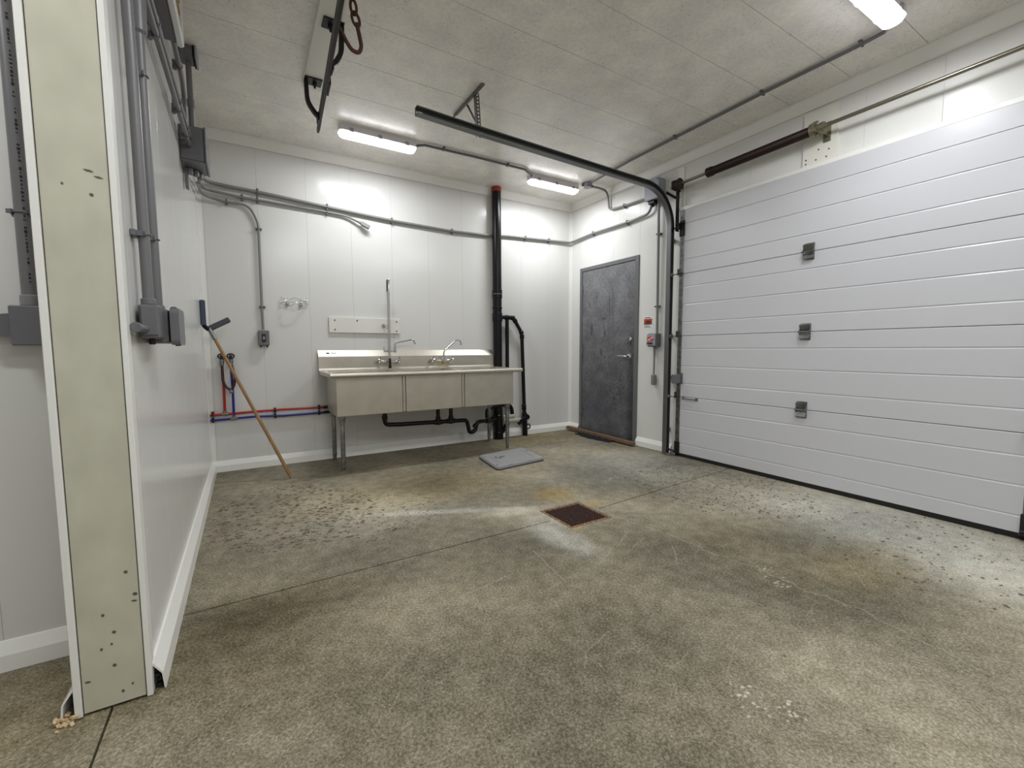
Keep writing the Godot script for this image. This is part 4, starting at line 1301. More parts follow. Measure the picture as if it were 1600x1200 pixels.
func build_back_conduits() -> void:
	var W := Vector3.FORWARD
	var t := thing("conduit", "long grey conduit along the back wall and round the right corner to the junction box", "conduit", P(1.5, 2.45, 0.0), "grey conduits on the walls")
	var A := [P(0.02, 2.40, 0.7), P(0.012, 2.52, 0.2), P(0.035, 2.535, 0.0), P(0.19, 2.524, 0.0), P(0.415, 2.517, 0.0), P(1.0, 2.478, 0.0), P(1.63, 2.44, 0.0), P(2.31, 2.422, 0.0), P(2.8, 2.437, 0.0), P(3.0, 2.462, 0.0), P(3.78, 2.49, 0.0), P(4.0, 2.496, 0.0), P(4.008, 2.502, 0.08), P(4.01, 2.523, 0.43), P(4.01, 2.516, 1.05), P(4.005, 2.53, 1.33), P(3.995, 2.66, 1.375)]
	# the stretch behind the black stack keeps close to the wall
	for k in A.size():
		if A[k].z == 0.0 and A[k].x > 0.1 and A[k].x < 3.9: A[k].z = -0.008
	tb(t, "tube", bend(A, 0.09, 5), 0.0145, M.conduit, 12)
	for q in [P(0.415, 2.517, -0.008), P(1.0, 2.478, -0.008), P(1.63, 2.44, -0.008), P(2.31, 2.422, -0.008), P(3.3, 2.473, -0.008), P(3.66, 2.486, -0.008)]:
		strap(t, q, Vector3.RIGHT, W, 0.0145, 0.012)
	for q in [P(4.01, 2.523, 0.43), P(4.01, 2.517, 1.0)]: strap(t, q, Vector3.BACK, Vector3.RIGHT, 0.0145, 0.014)
	t = thing("conduit", "second grey conduit on the back wall, ending in a slanted open fitting", "conduit", P(0.7, 2.43, 0.0), "grey conduits on the walls")
	tb(t, "tube", bend([P(0.02, 2.38, 0.6), P(0.0, 2.46, 0.15), P(0.02, 2.468, 0.0), P(0.294, 2.448, -0.01), P(0.412, 2.446, -0.01), P(1.0, 2.431, -0.01), P(1.17, 2.421, -0.01), P(1.27, 2.385, 0.0), P(1.34, 2.352, 0.015)], 0.06, 5), 0.0115, M.conduit, 12)
	for q in [P(0.294, 2.448, -0.01), P(0.412, 2.446, -0.01), P(1.0, 2.431, -0.01)]: strap(t, q, Vector3.RIGHT, W, 0.0115, 0.013)
	var m := MB.new()
	var d := P(0.07, -0.036, 0.016).normalized()
	m.box(P(1.352, 2.346, 0.018), Vector3(0.085, 0.04, 0.036), 0.006, Basis(d, Vector3.BACK.cross(d).normalized(), d.cross(Vector3.BACK.cross(d)).normalized()))
	m.cyl(P(1.3, 2.372, 0.007), P(1.325, 2.36, 0.012), 0.016, 12, 0.002)
	part(t, "fitting", m, M.conduit)
	t = thing("conduit", "third grey conduit on the back wall, turning down to the small switch box", "conduit", P(0.4, 1.8, 0.0), "grey conduits on the walls")
	tb(t, "tube", bend([P(0.01, 2.36, 0.5), P(-0.002, 2.4, 0.15), P(0.03, 2.41, 0.0), P(0.18, 2.388, -0.01), P(0.345, 2.392, -0.01), P(0.41, 2.25, -0.01), P(0.412, 2.15, -0.01), P(0.408, 1.5, -0.01), P(0.41, 1.28, -0.01)], 0.1, 6), 0.0115, M.conduit, 12)
	strap(t, P(0.175, 2.388, -0.01), Vector3.RIGHT, W, 0.0115, 0.013)
	for y in [2.19, 1.49]: strap(t, P(0.411, y, -0.01), Vector3.UP, W, 0.0115, 0.013)
	t = thing("switch_box", "small grey switch box on the back wall below the third conduit", "switch", P(0.41, 1.13, 0.0))
	bx(t, "box", P(0.366, 1.135, ZB), P(0.456, 1.275, 0.02), M.box_grey, 0.008)
	bx(t, "cover", P(0.368, 1.14, 0.021), P(0.454, 1.27, 0.027), M.box_grey, 0.005)
	bx(t, "toggle_plate", P(0.395, 1.168, 0.0275), P(0.427, 1.242, 0.032), M.dark_steel, 0.003)
	bx(t, "toggle", P(0.403, 1.19, 0.0325), P(0.419, 1.218, 0.038), M.box_light, 0.002)
	for x in [0.385, 0.437]:
		m = MB.new()
		m.cyl(P(x, 1.12, 0.0), P(x, 1.135, 0.0), 0.007, 8)
		part(t, "screw", m, M.dark_steel)
	# white backing board and wire rack
	t = thing("backing_board", "white rectangular board screwed to the back wall behind the spray faucet", "board", P(1.335, 1.265, -0.02))
	bx(t, "board", P(0.98, 1.266, ZB), P(1.69, 1.42, -0.0145), M.white_board, 0.002)
	for q in [[1.035, 1.39], [1.035, 1.297], [1.25, 1.391], [1.655, 1.39], [1.655, 1.29]]:
		m = MB.new()
		m.cyl(P(q[0], q[1], -0.0145), P(q[0], q[1], -0.0115), 0.007, 8)
		part(t, "screw", m, M.dark_steel)
	t = thing("wire_rack", "small chrome wire soap rack on the back wall left of the sink", "rack", P(0.675, 1.495, 0.0))
	for y in [1.575, 1.535, 1.515]:
		var wv := []
		for k in 17:
			var u := k / 16.0
			var depth := 0.075 * sin(PI * u) if y < 1.57 else 0.03 * sin(PI * u) + 0.012 * sin(TAU * u * 2)
			wv.append(P(lerpf(0.562, 0.80, u), y + (0.012 * cos(TAU * u * 2.0) if y != 1.535 else 0.004), -0.024 + depth))
		tb(t, "wire", wv, 0.0024, M.chrome, 6)
	for x in [0.62, 0.735]:
		tb(t, "wire", bend([P(x, 1.585, -0.02), P(x, 1.52, -0.02), P(x, 1.512, 0.03)], 0.008, 3), 0.0024, M.chrome, 6)
		bx(t, "bracket", P(x - 0.012, 1.508, -0.032), P(x + 0.012, 1.54, -0.02), M.galvanized, 0.003)
	tb(t, "wire", [P(0.562, 1.575, -0.024), P(0.6, 1.56, 0.0), P(0.562, 1.53, -0.024)], 0.0022, M.chrome, 6)
	tb(t, "wire", [P(0.80, 1.575, -0.024), P(0.76, 1.56, 0.0), P(0.80, 1.53, -0.024)], 0.0022, M.chrome, 6)


func build_right_electrics() -> void:
	var R := Vector3.RIGHT
	var t := thing("junction_box", "large light grey junction box high on the wall behind the curve of the door track", "junction box", P(3.99, 2.64, 1.41))
	bx(t, "box", P(3.945, 2.64, 1.318), P(XR, 2.84, 1.502), M.box_light, 0.006)
	bx(t, "lid", P(3.93, 2.637, 1.315), P(3.9445, 2.843, 1.505), M.box_light, 0.005)
	for q in [[2.655, 1.33], [2.825, 1.33], [2.655, 1.49], [2.825, 1.49]]:
		var s := MB.new()
		s.cyl(P(3.93, q[0], q[1]), P(3.927, q[0], q[1]), 0.006, 8)
		part(t, "screw", s, M.dark_steel)
	var hub := MB.new()
	hub.box2(P(3.955, 2.605, 1.345), P(4.03, 2.64, 1.43), 0.006)
	hub.cyl(P(3.995, 2.585, 1.375), P(3.995, 2.64, 1.375), 0.02, 12, 0.003)
	hub.cyl(P(4.01, 2.70, 1.29), P(4.01, 2.70, 1.318), 0.018, 12, 0.002)
	part(t, "hub", hub, M.black_steel)
	t = thing("conduit", "grey conduit snaking down from the ceiling box to the junction box", "conduit", P(4.0, 2.72, 0.9), "grey conduits on the walls")
	tb(t, "tube", bend([P(3.70, 2.955, 0.70), P(3.86, 2.955, 0.71), P(3.975, 2.945, 0.70), P(4.008, 2.86, 0.70), P(4.01, 2.74, 0.705), P(4.01, 2.722, 0.8), P(4.01, 2.714, 0.94), P(4.01, 2.70, 1.31)], 0.07, 5), 0.0125, M.conduit, 12)
	strap(t, P(4.01, 2.713, 0.95), Vector3.BACK, R, 0.0125, 0.014)
	t = thing("ceiling_box", "round grey conduit box on the ceiling at the right end of the corner lamp", "junction box", P(3.69, H, 0.69))
	var m := MB.new()
	m.cyl(P(3.69, H, 0.69), P(3.69, 2.945, 0.69), 0.043, 20, 0.003)
	part(t, "box", m, M.box_light)
	m = MB.new()
	m.cyl(P(3.69, 2.9445, 0.69), P(3.69, 2.934, 0.69), 0.046, 20, 0.004)
	part(t, "cover", m, M.box_light)
	m = MB.new()
	m.cyl(P(3.65, 2.966, 0.67), P(3.63, 2.966, 0.66), 0.02, 12, 0.003)
	m.cyl(P(3.685, 2.966, 0.73), P(3.683, 2.966, 0.765), 0.018, 12, 0.003)
	m.cyl(P(3.73, 2.957, 0.70), P(3.755, 2.957, 0.702), 0.018, 12, 0.003)
	part(t, "hub", m, M.box_grey)
	t = thing("conduit", "grey conduit on the ceiling between the two back lamps", "conduit", P(2.3, 2.97, 0.65), "grey conduits on the ceiling")
	tb(t, "tube", [P(1.685, 2.968, 0.61), P(1.76, 2.972, 0.66), P(2.3, 2.973, 0.675), P(2.85, 2.973, 0.67), P(2.99, 2.968, 0.58)], 0.0115, M.conduit_dark, 12)
	for x in [1.94, 2.64]: strap(t, P(x, 2.973, 0.672), Vector3.RIGHT, Vector3.UP, 0.0115, 0.006)
	t = thing("conduit", "grey conduit along the ceiling by the right wall to the near lamp", "conduit", P(3.63, 2.97, 2.1), "grey conduits on the ceiling")
	tb(t, "tube", [P(3.683, 2.968, 0.76), P(3.64, 2.973, 1.4), P(3.627, 2.973, 1.95), P(3.612, 2.973, 2.72), P(3.618, 2.973, 3.33), P(3.6, 2.968, 3.45), P(3.5, 2.965, 3.52)], 0.0115, M.conduit_dark, 12)
	for z in [1.94, 2.72, 3.33]: strap(t, P(3.627 if z < 2.0 else 3.614, 2.973, z), Vector3.BACK, Vector3.UP, 0.0115, 0.006)
	t = thing("conduit", "grey conduit straight down beside the door track to the operator switch", "conduit", P(4.005, 1.2, 1.43), "grey conduits on the walls")
	tb(t, "tube", [P(4.0, 2.64, 1.452), P(4.005, 2.4, 1.452), P(4.008, 1.5, 1.458), P(4.008, 1.25, 1.46)], 0.014, M.conduit, 12)
	for y in [2.29, 1.54]: strap(t, P(4.006, y, 1.454), Vector3.UP, R, 0.014, 0.014)
	t = thing("operator_switch", "grey door operator switch box with orange label between the grey door and the track", "switch", P(4.0, 1.11, 1.43))
	bx(t, "box", P(3.965, 1.115, 1.372), P(XR, 1.255, 1.49), M.box_grey, 0.006)
	bx(t, "face", P(3.945, 1.125, 1.375), P(3.9645, 1.245, 1.485), M.box_light, 0.004)
	m = MB.new()
	m.prism(ellipse(1.425, 1.196, 0.046, 0.026, 18), P(3.9445, 0, 0), Vector3.BACK, Vector3.UP, Vector3(-0.002, 0, 0))
	part(t, "orange_label", m, M.print_red, "orange label")
	m = MB.new()
	m.box(P(3.942, 1.2, 1.43), Vector3(0.002, 0.008, 0.07), 0, Basis(Vector3.RIGHT, -0.4))
	m.box(P(3.942, 1.187, 1.41), Vector3(0.002, 0.006, 0.04), 0, Basis(Vector3.RIGHT, 0.5))
	part(t, "mark", m, M.white_plastic)
	bx(t, "lever", P(3.925, 1.148, 1.39), P(3.945, 1.16, 1.46), M.dark_steel, 0.003)
	t = thing("conduit_stub", "short thin grey conduit under the operator switch with an elbow fitting", "conduit", P(4.01, 0.7, 1.43))
	tb(t, "tube", [P(4.0, 1.12, 1.437), P(4.006, 1.0, 1.432), P(4.008, 0.81, 1.427)], [0.016, 0.0095, 0.0095], M.conduit, 12)
	bx(t, "elbow", P(3.985, 0.705, 1.405), P(4.032, 0.815, 1.45), M.conduit, 0.008)
	# warning sticker on the wall
	t = thing("warning_sticker", "small white sticker with orange picture on the wall above the operator switch", "sticker", P(XR, 1.31, 1.305))
	bx(t, "paper", P(XR - 0.0012, 1.316, 1.243), P(XR, 1.444, 1.37), M.white_plastic, 0)
	bx(t, "picture", P(XR - 0.0022, 1.36, 1.25), P(XR - 0.0012, 1.42, 1.363), M.print_red, 0)
	m = MB.new()
	m.prism(ellipse(1.31, 1.385, 0.04, 0.018, 12), P(XR - 0.0022, 0, 0), Vector3.BACK, Vector3.UP, Vector3(-0.0006, 0, 0))
	m.box2(P(XR - 0.0028, 1.358, 1.25), P(XR - 0.0022, 1.366, 1.363), 0)
	part(t, "picture_detail", m, M.print_dark)
	m = MB.new()
	for k in 3: m.box2(P(XR - 0.0018, 1.325 + k * 0.01, 1.255), P(XR - 0.0012, 1.329 + k * 0.01, 1.35 - k * 0.012), 0)
	m.box2(P(XR - 0.0018, 1.428, 1.26), P(XR - 0.0012, 1.436, 1.34), 0)
	part(t, "print", m, M.ink).set_meta("kind", "stuff")


func build_left_electrics() -> void:
	var W := Vector3.LEFT
	# two upright conduits to the socket boxes
	var t := thing("conduit", "nearest upright grey conduit on the left partition, down to the socket box", "conduit", P(-0.01, 1.2, 2.74), "grey conduits on the walls")
	tb(t, "tube", [P(-0.008, 1.235, 2.752), P(-0.008, 2.0, 2.765), P(-0.012, 2.98, 2.79)], 0.0155, M.conduit_dark, 14)
	strap(t, P(-0.008, 1.475, 2.756), Vector3.UP, W, 0.0155, 0.016)
	strap(t, P(-0.011, 2.62, 2.78), Vector3.UP, W, 0.0155, 0.016)
	t = thing("conduit", "second upright grey conduit on the left partition, behind the nearest one", "conduit", P(-0.006, 1.2, 2.58), "grey conduits on the walls")
	tb(t, "tube", [P(-0.006, 1.235, 2.585), P(-0.006, 2.0, 2.6), P(-0.006, 2.98, 2.62)], 0.0155, M.conduit_dark, 14)
	var cp := MB.new()
	cp.lathe([[0.0155, 0], [0.024, 0.01], [0.026, 0.12], [0.022, 0.14]], P(-0.006, 2.19, 2.603), Vector3.UP, 14)
	part(t, "coupling", cp, M.conduit_dark)
	strap(t, P(-0.006, 1.495, 2.59), Vector3.UP, W, 0.0155, 0.018)
	strap(t, P(-0.006, 2.055, 2.601), Vector3.UP, W, 0.0155, 0.018)
	t = thing("socket_box", "grey outdoor socket box with flip cover on the left partition", "socket", P(0.0, 1.12, 2.62))
	bx(t, "box", P(-0.03, 1.132, 2.70), P(0.024, 1.244, 2.795), M.box_grey, 0.006)
	bx(t, "raised_cover", P(-0.024, 1.142, 2.7955), P(0.02, 1.238, 2.803), M.box_grey, 0.004)
	bx(t, "body", P(-0.03, 1.118, 2.52), P(0.036, 1.236, 2.699), M.box_grey, 0.005)
	bx(t, "gasket", P(0.0365, 1.122, 2.55), P(0.041, 1.232, 2.70), M.rubber, 0.002)
	var m := MB.new()
	m.prism(rrect(2.555, 1.112, 2.715, 1.24, 0.018), P(0.0415, 0, 0), Vector3.BACK, Vector3.UP, Vector3(0.026, 0, 0))
	m.box2(P(0.042, 1.238, 2.58), P(0.06, 1.247, 2.69), 0.003)
	part(t, "flip_cover", m, M.box_grey)
	for q in [P(-0.005, 1.112, 2.75), P(0.055, 1.108, 2.66)]:
		m = MB.new()
		m.cyl(q + P(0, 0.02, 0), q, 0.009, 10, 0.002)
		part(t, "knob", m, M.black_steel)
	m = MB.new()
	m.cyl(P(-0.014, 1.163, 2.795), P(-0.02, 1.163, 2.90), 0.0125, 12, 0.001)
	m.cyl(P(-0.02, 1.163, 2.895), P(-0.0205, 1.163, 2.91), 0.016, 10, 0.002)
	part(t, "nipple", m, M.box_grey)
	m = MB.new()
	for q in [P(-0.008, 1.244, 2.752), P(-0.006, 1.236, 2.585)]:
		m = MB.new()
		m.cyl(q, q + P(0, 0.022, 0), 0.021, 12, 0.003)
		part(t, "hub", m, M.box_grey)
	# long level conduits to the upper box
	for k in 2:
		t = thing("conduit", ["lower of two level grey conduits high on the left partition, entering the upper box", "upper of two level grey conduits high on the left partition, entering the upper box"][k], "conduit", P(0.0, 2.42, 2.0), "grey conduits on the walls")
		var dy := 0.05 * k
		var dx := 0.004 * k
		tb(t, "tube", [P(-0.012 + dx, 2.445 + dy, 2.94), P(0.0 + dx, 2.42 + dy, 2.0), P(0.012 + dx, 2.40 + dy, 1.1)], 0.0125, M.conduit_dark, 12)
		for z in [2.2, 1.56, 1.25]: strap(t, P(lerpf(0.012, -0.012, (z - 1.1) / 1.84) + dx, lerpf(2.40, 2.445, (z - 1.1) / 1.84) + dy, z), Vector3.BACK, W, 0.0125, 0.018)
	t = thing("junction_box", "dark grey junction box high on the left partition near the corner", "junction box", P(0.02, 2.31, 0.95))
	bx(t, "box", P(XL, 2.315, 0.82), P(0.09, 2.53, 1.095), M.box_grey, 0.006)
	bx(t, "lid", P(0.0905, 2.31, 0.815), P(0.104, 2.535, 1.10), M.box_grey, 0.004)
	bx(t, "bottom_lip", P(XL, 2.303, 0.85), P(0.09, 2.3145, 1.10), M.box_grey, 0.004)
	m = MB.new()
	for q in [P(0.0, 2.30, 0.98), P(0.03, 2.30, 0.95), P(0.05, 2.30, 0.9)]:
		m = MB.new()
		m.cyl(q, q + P(0, -0.04, 0), 0.018, 12, 0.003)
		part(t, "hub", m, M.box_grey)
	bx(t, "foot", P(-0.03, 2.17, 0.93), P(-0.012, 2.303, 0.985), M.box_grey, 0.003)
	# upright conduit from the box to the ceiling and a link to the wall unit
	t = thing("conduit", "short upright grey conduit from the upper left box to the ceiling", "conduit", P(0.025, 2.53, 1.05), "grey conduits on the walls")
	tb(t, "tube", [P(0.03, 2.53, 1.05), P(0.03, 2.70, 1.05), P(0.03, 2.94, 1.07)], 0.0165, M.conduit_dark, 14)
	cp = MB.new()
	cp.cyl(P(0.03, 2.66, 1.05), P(0.03, 2.71, 1.05), 0.021, 14, 0.003)
	part(t, "coupling", cp, M.conduit_dark)
	t = thing("conduit", "thin grey conduit from the dark wall unit to the upper left box", "conduit", P(0.01, 2.6, 1.2), "grey conduits on the walls")
	tb(t, "tube", bend([P(0.01, 2.72, 1.66), P(0.01, 2.71, 1.3), P(0.0, 2.69, 1.09), P(-0.002, 2.53, 1.07)], 0.07, 5), 0.0125, M.conduit_dark, 12)
	strap(t, P(0.01, 2.715, 1.42), Vector3.BACK, W, 0.0125, 0.02)
	t = thing("ceiling_box", "grey conduit box with black gasket at the ceiling above the upper left box", "junction box", P(0.04, H, 1.1))
	bx(t, "box", P(-0.01, 2.93, 1.02), P(0.062, H, 1.16), M.box_grey, 0.006)
	bx(t, "gasket", P(0.0625, 2.925, 1.015), P(0.07, H, 1.165), M.rubber, 0.001)
	bx(t, "cover", P(0.0705, 2.922, 1.01), P(0.082, H, 1.17), M.box_light, 0.004)
	# wall unit cut off by the picture's upper edge
	t = thing("wall_unit", "dark grey unit with white rounded rim on the left partition below the ceiling", "fan", P(0.0, 2.7, 2.0))
	m = MB.new()
	m.prism(rrect(1.655, 2.70, 2.55, 2.965, 0.03), P(XL, 0, 0), Vector3.BACK, Vector3.UP, Vector3(0.062, 0, 0))
	part(t, "housing", m, M.box_grey)
	m = MB.new()
	for s in [[1.64, 2.695, 2.565, 2.725], [1.64, 2.94, 2.565, 2.97], [1.64, 2.70, 1.68, 2.96], [2.525, 2.70, 2.565, 2.96]]: m.box2(P(0.0225, s[1], s[0]), P(0.056, s[3], s[2]), 0.01)
	part(t, "rim", m, M.white_plastic, "white rounded rim")
	bx(t, "dark_opening", P(0.0225, 2.72, 1.68), P(0.03, 2.945, 2.525), M.black_steel, 0)
	for y in [2.78, 2.84, 2.9]: bx(t, "louvre", P(0.031, y, 1.68), P(0.05, y + 0.008, 2.525), M.tan, 0.002)


func build_far_electrics() -> void:
	var t := thing("conduit", "thick grey conduit with faint print on the wall beyond the partition", "conduit", P(-0.35, 1.26, 2.55), "grey conduits on the walls")
	tb(t, "tube", [P(-0.346, 1.24, 2.556), P(-0.346, 2.0, 2.556), P(-0.348, 2.98, 2.556)], 0.0185, M.conduit_dark, 16)
	coupling(t, P(-0.346, 1.24, 2.556), P(-0.346, 1.278, 2.556), 0.023, M.conduit)
	strap(t, P(-0.346, 1.545, 2.556), Vector3.UP, Vector3.FORWARD, 0.0185, 0.016)
	var m := MB.new()   # worn stamp marks up the tube, unreadable in the photograph
	rng.seed = 17
	for k in 80:
		var y := 1.32 + k * 0.0125
		if rng.randf() < 0.2: continue
		var a := 0.55
		var n := P(sin(a), 0, cos(a))
		m.box(P(-0.346, y, 2.556) + n * 0.0186, Vector3(rng.randf_range(0.003, 0.008), rng.randf_range(0.003, 0.011), 0.0006), 0, Basis(Vector3.UP, a))
	part(t, "print", m, M.dark_steel).set_meta("kind", "stuff")
	t = thing("outlet_box", "grey outlet box under the thick conduit beyond the partition", "socket", P(-0.36, 1.11, 2.56))
	bx(t, "box", P(-0.390, 1.113, 2.521), P(-0.28, 1.236, 2.585), M.box_grey, 0.004)
	bx(t, "cover", P(-0.386, 1.11, 2.5855), P(-0.276, 1.24, 2.60), M.box_grey, 0.004)
	m = MB.new()
	m.prism(PackedVector2Array([Vector2(-0.390, 1.14), Vector2(-0.390, 1.215), Vector2(-0.43, 1.21), Vector2(-0.47, 1.2), Vector2(-0.47, 1.15), Vector2(-0.445, 1.143)]), P(0, 0, 2.53), Vector3.RIGHT, Vector3.UP, Vector3(0, 0, 0.045))
	part(t, "side_hub", m, M.box_grey)


func build_rail() -> void:
	var t := thing("rail_board", "white painted board fixed flat to the ceiling above the black rail", "board", P(0.745, H, 2.0))
	bx(t, "board", P(0.684, 2.95, 1.1), P(0.815, H, 2.95), M.white_board, 0.003)
	t = thing("meat_rail", "black steel hanging rail held below the ceiling by two curved brackets", "rail", P(0.76, 2.72, 1.6))
	# rail leans a little across the board
	var a := P(0.789, 2.722, 1.09)
	var b := P(0.70, 2.722, 2.66)
	var d := (b - a).normalized()
	var bas := Basis(d, Vector3.UP, d.cross(Vector3.UP))
	var m := MB.new()
	m.box((a + b) * 0.5, Vector3((b - a).length(), 0.07, 0.018), 0.001, bas)
	m.box(a - d * 0.03 + P(0, -0.008, 0), Vector3(0.07, 0.035, 0.016), 0.001, bas)
	part(t, "rail_bar", m, M.dark_steel)
	for q in [[1.225, -1.0], [1.86, 1.0]]:
		var u: float = (q[0] - a.z) / (b.z - a.z)
		var c := a.lerp(b, u)
		var s: float = q[1]
		var px := 0.743 if s < 0 else 0.772
		m = MB.new()
		m.box(P(px, 2.9455, q[0]), Vector3(0.112, 0.009, 0.095), 0.002)
		# curved arm as a flat strip
		var path := bend([P(px + s * 0.046, 2.945, q[0]), P(px + s * 0.040, 2.80, q[0]), P(c.x + s * 0.03, 2.735, q[0]), P(c.x + s * 0.004, 2.715, q[0])], 0.05, 5)
		for k in path.size() - 1:
			var e: Vector3 = path[k + 1] - path[k]
			m.box((path[k] + path[k + 1]) * 0.5, Vector3(e.length() + 0.008, 0.026, 0.04), 0.004, Basis(e.normalized(), Vector3.BACK.cross(e.normalized()), Vector3.BACK))
		m.box(c + P(s * 0.014, -0.012, 0), Vector3(0.012, 0.055, 0.075), 0.003)
		part(t, "bracket", m, M.black_steel)
		m = MB.new()
		m.lathe([[0.0, 0.0], [0.014, 0.0], [0.014, 0.016], [0.007, 0.016], [0.007, 0.032], [0.0, 0.032]], P(px - s * 0.012, 2.941, q[0] - 0.01), Vector3.DOWN, 8)
		part(t, "bolt", m, M.dark_steel)
	m = MB.new()
	m.box(a.lerp(b, 0.36) + P(0.016, -0.005, 0), Vector3(0.14, 0.06, 0.012), 0.002, bas)
	part(t, "splice_plate", m, M.black_steel)
	t = thing("chain_hook", "rusty hook with chain links hanging from the black rail", "hook", P(0.82, 2.6, 2.1))
	# hook loop over the rail, links above
	var z := 2.1
	var pts := bend([P(0.748, 2.80, z), P(0.762, 2.782, z), P(0.796, 2.722, z), P(0.822, 2.69, z), P(0.858, 2.688, z), P(0.872, 2.725, z), P(0.862, 2.78, z), P(0.849, 2.838, z)], 0.03, 5)
	tb(t, "hook", pts, 0.0105, M.hook_rust, 10)
	for k in 2:
		var c := P(0.845 - 0.012 * k, 2.856 + 0.05 * k, z + 0.01 * k)
		var ring := []
		var ax := Vector3.RIGHT if k % 2 == 0 else Vector3(0.55, 0, 0.83)
		for i in 17:
			var an := TAU * i / 16
			ring.append(c + ax * cos(an) * 0.019 + P(-0.2, 0.98, 0) * sin(an) * 0.036)
		tb(t, "chain_link", ring, 0.0075, M.hook_rust, 8)


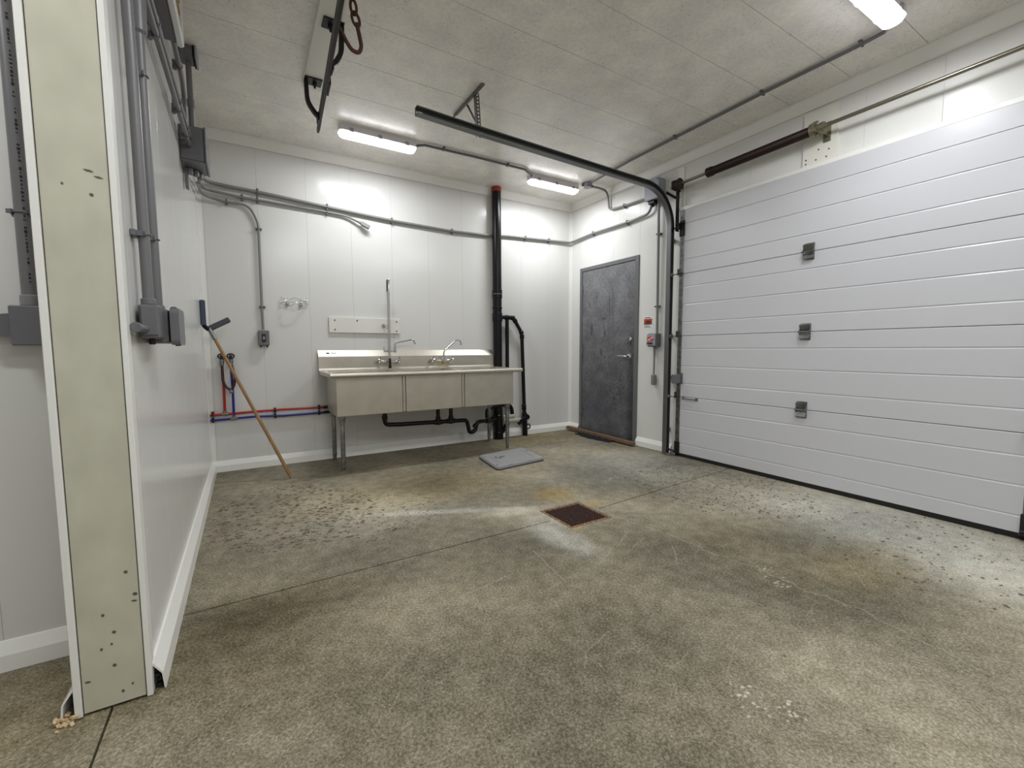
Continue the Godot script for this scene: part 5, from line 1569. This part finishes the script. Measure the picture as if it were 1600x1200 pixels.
func build_small_things() -> void:
	rng.seed = 33
	# floor squeegee leaning upside down in the corner
	var t := thing("squeegee", "floor squeegee with wooden handle leaning head up in the left corner", "squeegee", P(0.547, 0, 0.555))
	var hub := P(0.012, 1.275, 0.25)
	var ba := P(0.547, 0.012, 0.555)
	tb(t, "handle", [ba, ba.lerp(hub, 0.02), ba.lerp(hub, 0.95)], [0.010, 0.0135, 0.0125], M.wood, 12, "wooden handle")
	tb(t, "ferrule", [ba.lerp(hub, 0.93), ba.lerp(hub, 1.0)], 0.016, M.galvanized, 12)
	var m := MB.new()
	m.tube(bend([P(-0.02, 1.298, 0.285), P(-0.006, 1.278, 0.265), P(0.012, 1.262, 0.25), P(0.03, 1.272, 0.24), P(0.05, 1.29, 0.23)], 0.02, 4), 0.017, 8)
	part(t, "yoke", m, M.black_steel)
	for q in [[P(-0.0205, 1.295, 0.29), P(-0.0205, 1.50, 0.29), M.squeegee_blue], [P(0.014, 1.272, 0.24), P(0.156, 1.353, 0.22), M.squeegee]]:
		var d: Vector3 = (q[1] - q[0]).normalized()
		var side := d.cross(Vector3.BACK).normalized()
		m = MB.new()
		m.box((q[0] + q[1]) * 0.5, Vector3((q[1] - q[0]).length(), 0.044 if q[2] == M.squeegee else 0.036, 0.05), 0.006, Basis(d, side, d.cross(side)))
		part(t, "blade", m, q[2])
	# grey tub lid on the floor
	t = thing("tub_lid", "grey plastic tub lid lying on the floor before the sink", "lid", P(2.47, 0, 1.02))
	m = MB.new()
	var ang := 0.13
	var U := P(cos(ang), 0, -sin(ang))
	var V := P(sin(-ang) * 1.0, 0, cos(ang))
	var o := P(2.48, 0, 0.985)
	m.prism(rrect(-0.292, -0.255, 0.285, 0.255, 0.04, 6), o + P(0, 0.004, 0), U, V, P(0, 0.018, 0))
	m.prism(rrect(-0.285, -0.248, 0.278, 0.248, 0.036, 6), o + P(0, 0.022, 0), U, V, P(0, 0.007, 0))
	part(t, "lid_plate", m, M.lid)
	m = MB.new()
	var inner := rrect(-0.21, -0.18, 0.21, 0.18, 0.05, 6)
	var loop := []
	for q in inner: loop.append(o + U * q.x + V * q.y + P(0, 0.029, 0))
	loop.append(loop[0])
	m.tube(loop, 0.004, 6)
	part(t, "raised_ridge", m, M.lid)
	m = MB.new()
	m.prism(rrect(-0.297, -0.26, 0.29, 0.26, 0.042, 6), o, U, V, P(0, 0.012, 0))
	part(t, "lid_lip", m, M.lid_dark)
	for q in [[-0.265, -0.15, 0.05, 0.008], [-0.255, 0.17, 0.008, 0.05], [0.1, 0.24, 0.06, 0.007], [0.255, -0.1, 0.008, 0.05], [-0.13, 0.24, 0.05, 0.007]]:
		m = MB.new()
		m.box(o + U * q[0] + V * q[1] + P(0, 0.0292, 0), Vector3(q[2], 0.001, q[3]), 0, Basis(U, Vector3.UP, V))
		part(t, "slot", m, M.lid_dark)
	m = MB.new()
	for i in 16: m.box(o + U * rng.randf_range(-0.17, -0.06) + V * rng.randf_range(-0.1, -0.02) + P(0, 0.0294, 0), Vector3(0.025, 0.0008, 0.008), 0, Basis(Vector3.UP, rng.randf_range(-0.9, 0.9)))
	part(t, "scuff", m, M.lid_dark)
	# floor drain
	t = thing("floor_drain", "square rusty floor drain grate set in the concrete", "drain", P(2.085, 0, 2.455))
	m = MB.new()
	var g0 := P(1.918, 0, 2.286)
	var g1 := P(2.252, 0, 2.624)
	for s in [[g0.x, g0.z, g1.x, g0.z + 0.02], [g0.x, g1.z - 0.02, g1.x, g1.z], [g0.x, g0.z + 0.02, g0.x + 0.02, g1.z - 0.02], [g1.x - 0.02, g0.z + 0.02, g1.x, g1.z - 0.02]]:
		m.box2(P(s[0], -0.03, s[1]), P(s[2], 0.001, s[3]), 0.002)
	part(t, "frame", m, M.rust_frame)
	m = MB.new()
	var n := 12
	var gx0 := g0.x + 0.026; var gx1 := g1.x - 0.026; var gz0 := g0.z + 0.026; var gz1 := g1.z - 0.026
	for k in n + 1:
		var x := lerpf(gx0 + 0.005, gx1 - 0.005, float(k) / n)
		m.box2(P(x - 0.0048, -0.018, gz0), P(x + 0.0048, -0.003, gz1), 0.001)
		var z := lerpf(gz0 + 0.005, gz1 - 0.005, float(k) / n)
		m.box2(P(gx0, -0.018, z - 0.0048), P(gx1, -0.0034, z + 0.0048), 0.001)
	part(t, "grate", m, M.rust)
	bx(t, "sump", P(g0.x, -0.044, g0.z), P(g1.x, -0.04, g1.z), M.black_steel, 0)
	# timber and rag at the grey door
	t = thing("timber", "short length of timber lying at the foot of the grey door", "timber", P(3.94, 0, 0.62))
	m = MB.new()
	m.box(P(3.945, 0.035, 0.63), Vector3(0.055, 0.036, 1.2), 0.003, Basis.from_euler(Vector3(0.008, -0.012, 0.0)))
	part(t, "plank", m, M.board_wood)
	t = thing("rag", "crumpled black rag tucked under the timber at the grey door", "rag", P(3.95, 0, 0.6))
	m = MB.new()
	var nx := 16
	var nz := 34
	var f := FastNoiseLite.new()
	f.seed = 5
	f.frequency = 9.0
	var hgt := func(i: int, j: int) -> Vector3:
		var u := float(i) / nx
		var w := float(j) / nz
		var x := lerpf(3.845, 4.02, u) + 0.03 * f.get_noise_2d(w * 0.9, 3.0) - (0.035 * sin(PI * w) * (1.0 - u))
		var zz := lerpf(0.30, 0.93, w) + 0.02 * f.get_noise_2d(u, w * 2.0)
		var edge := minf(1.0, minf(minf(u, 1.0 - u) * 6.0, minf(w, 1.0 - w) * 8.0))
		var y := 0.003 + edge * (0.016 + 0.022 * absf(f.get_noise_2d(u * 0.35, w * 0.9)))
		if x > 3.905 and x < 3.985: y = minf(y, 0.014)
		return P(x, y, zz)
	for i in nx:
		for j in nz:
			var a: Vector3 = hgt.call(i, j); var b: Vector3 = hgt.call(i + 1, j); var c: Vector3 = hgt.call(i + 1, j + 1); var d: Vector3 = hgt.call(i, j + 1)
			var nn := (c - a).cross(b - a).normalized()
			if nn.y < 0: nn = -nn
			m.quad(a, b, c, d, nn)
	part(t, "fabric", m, M.cloth)
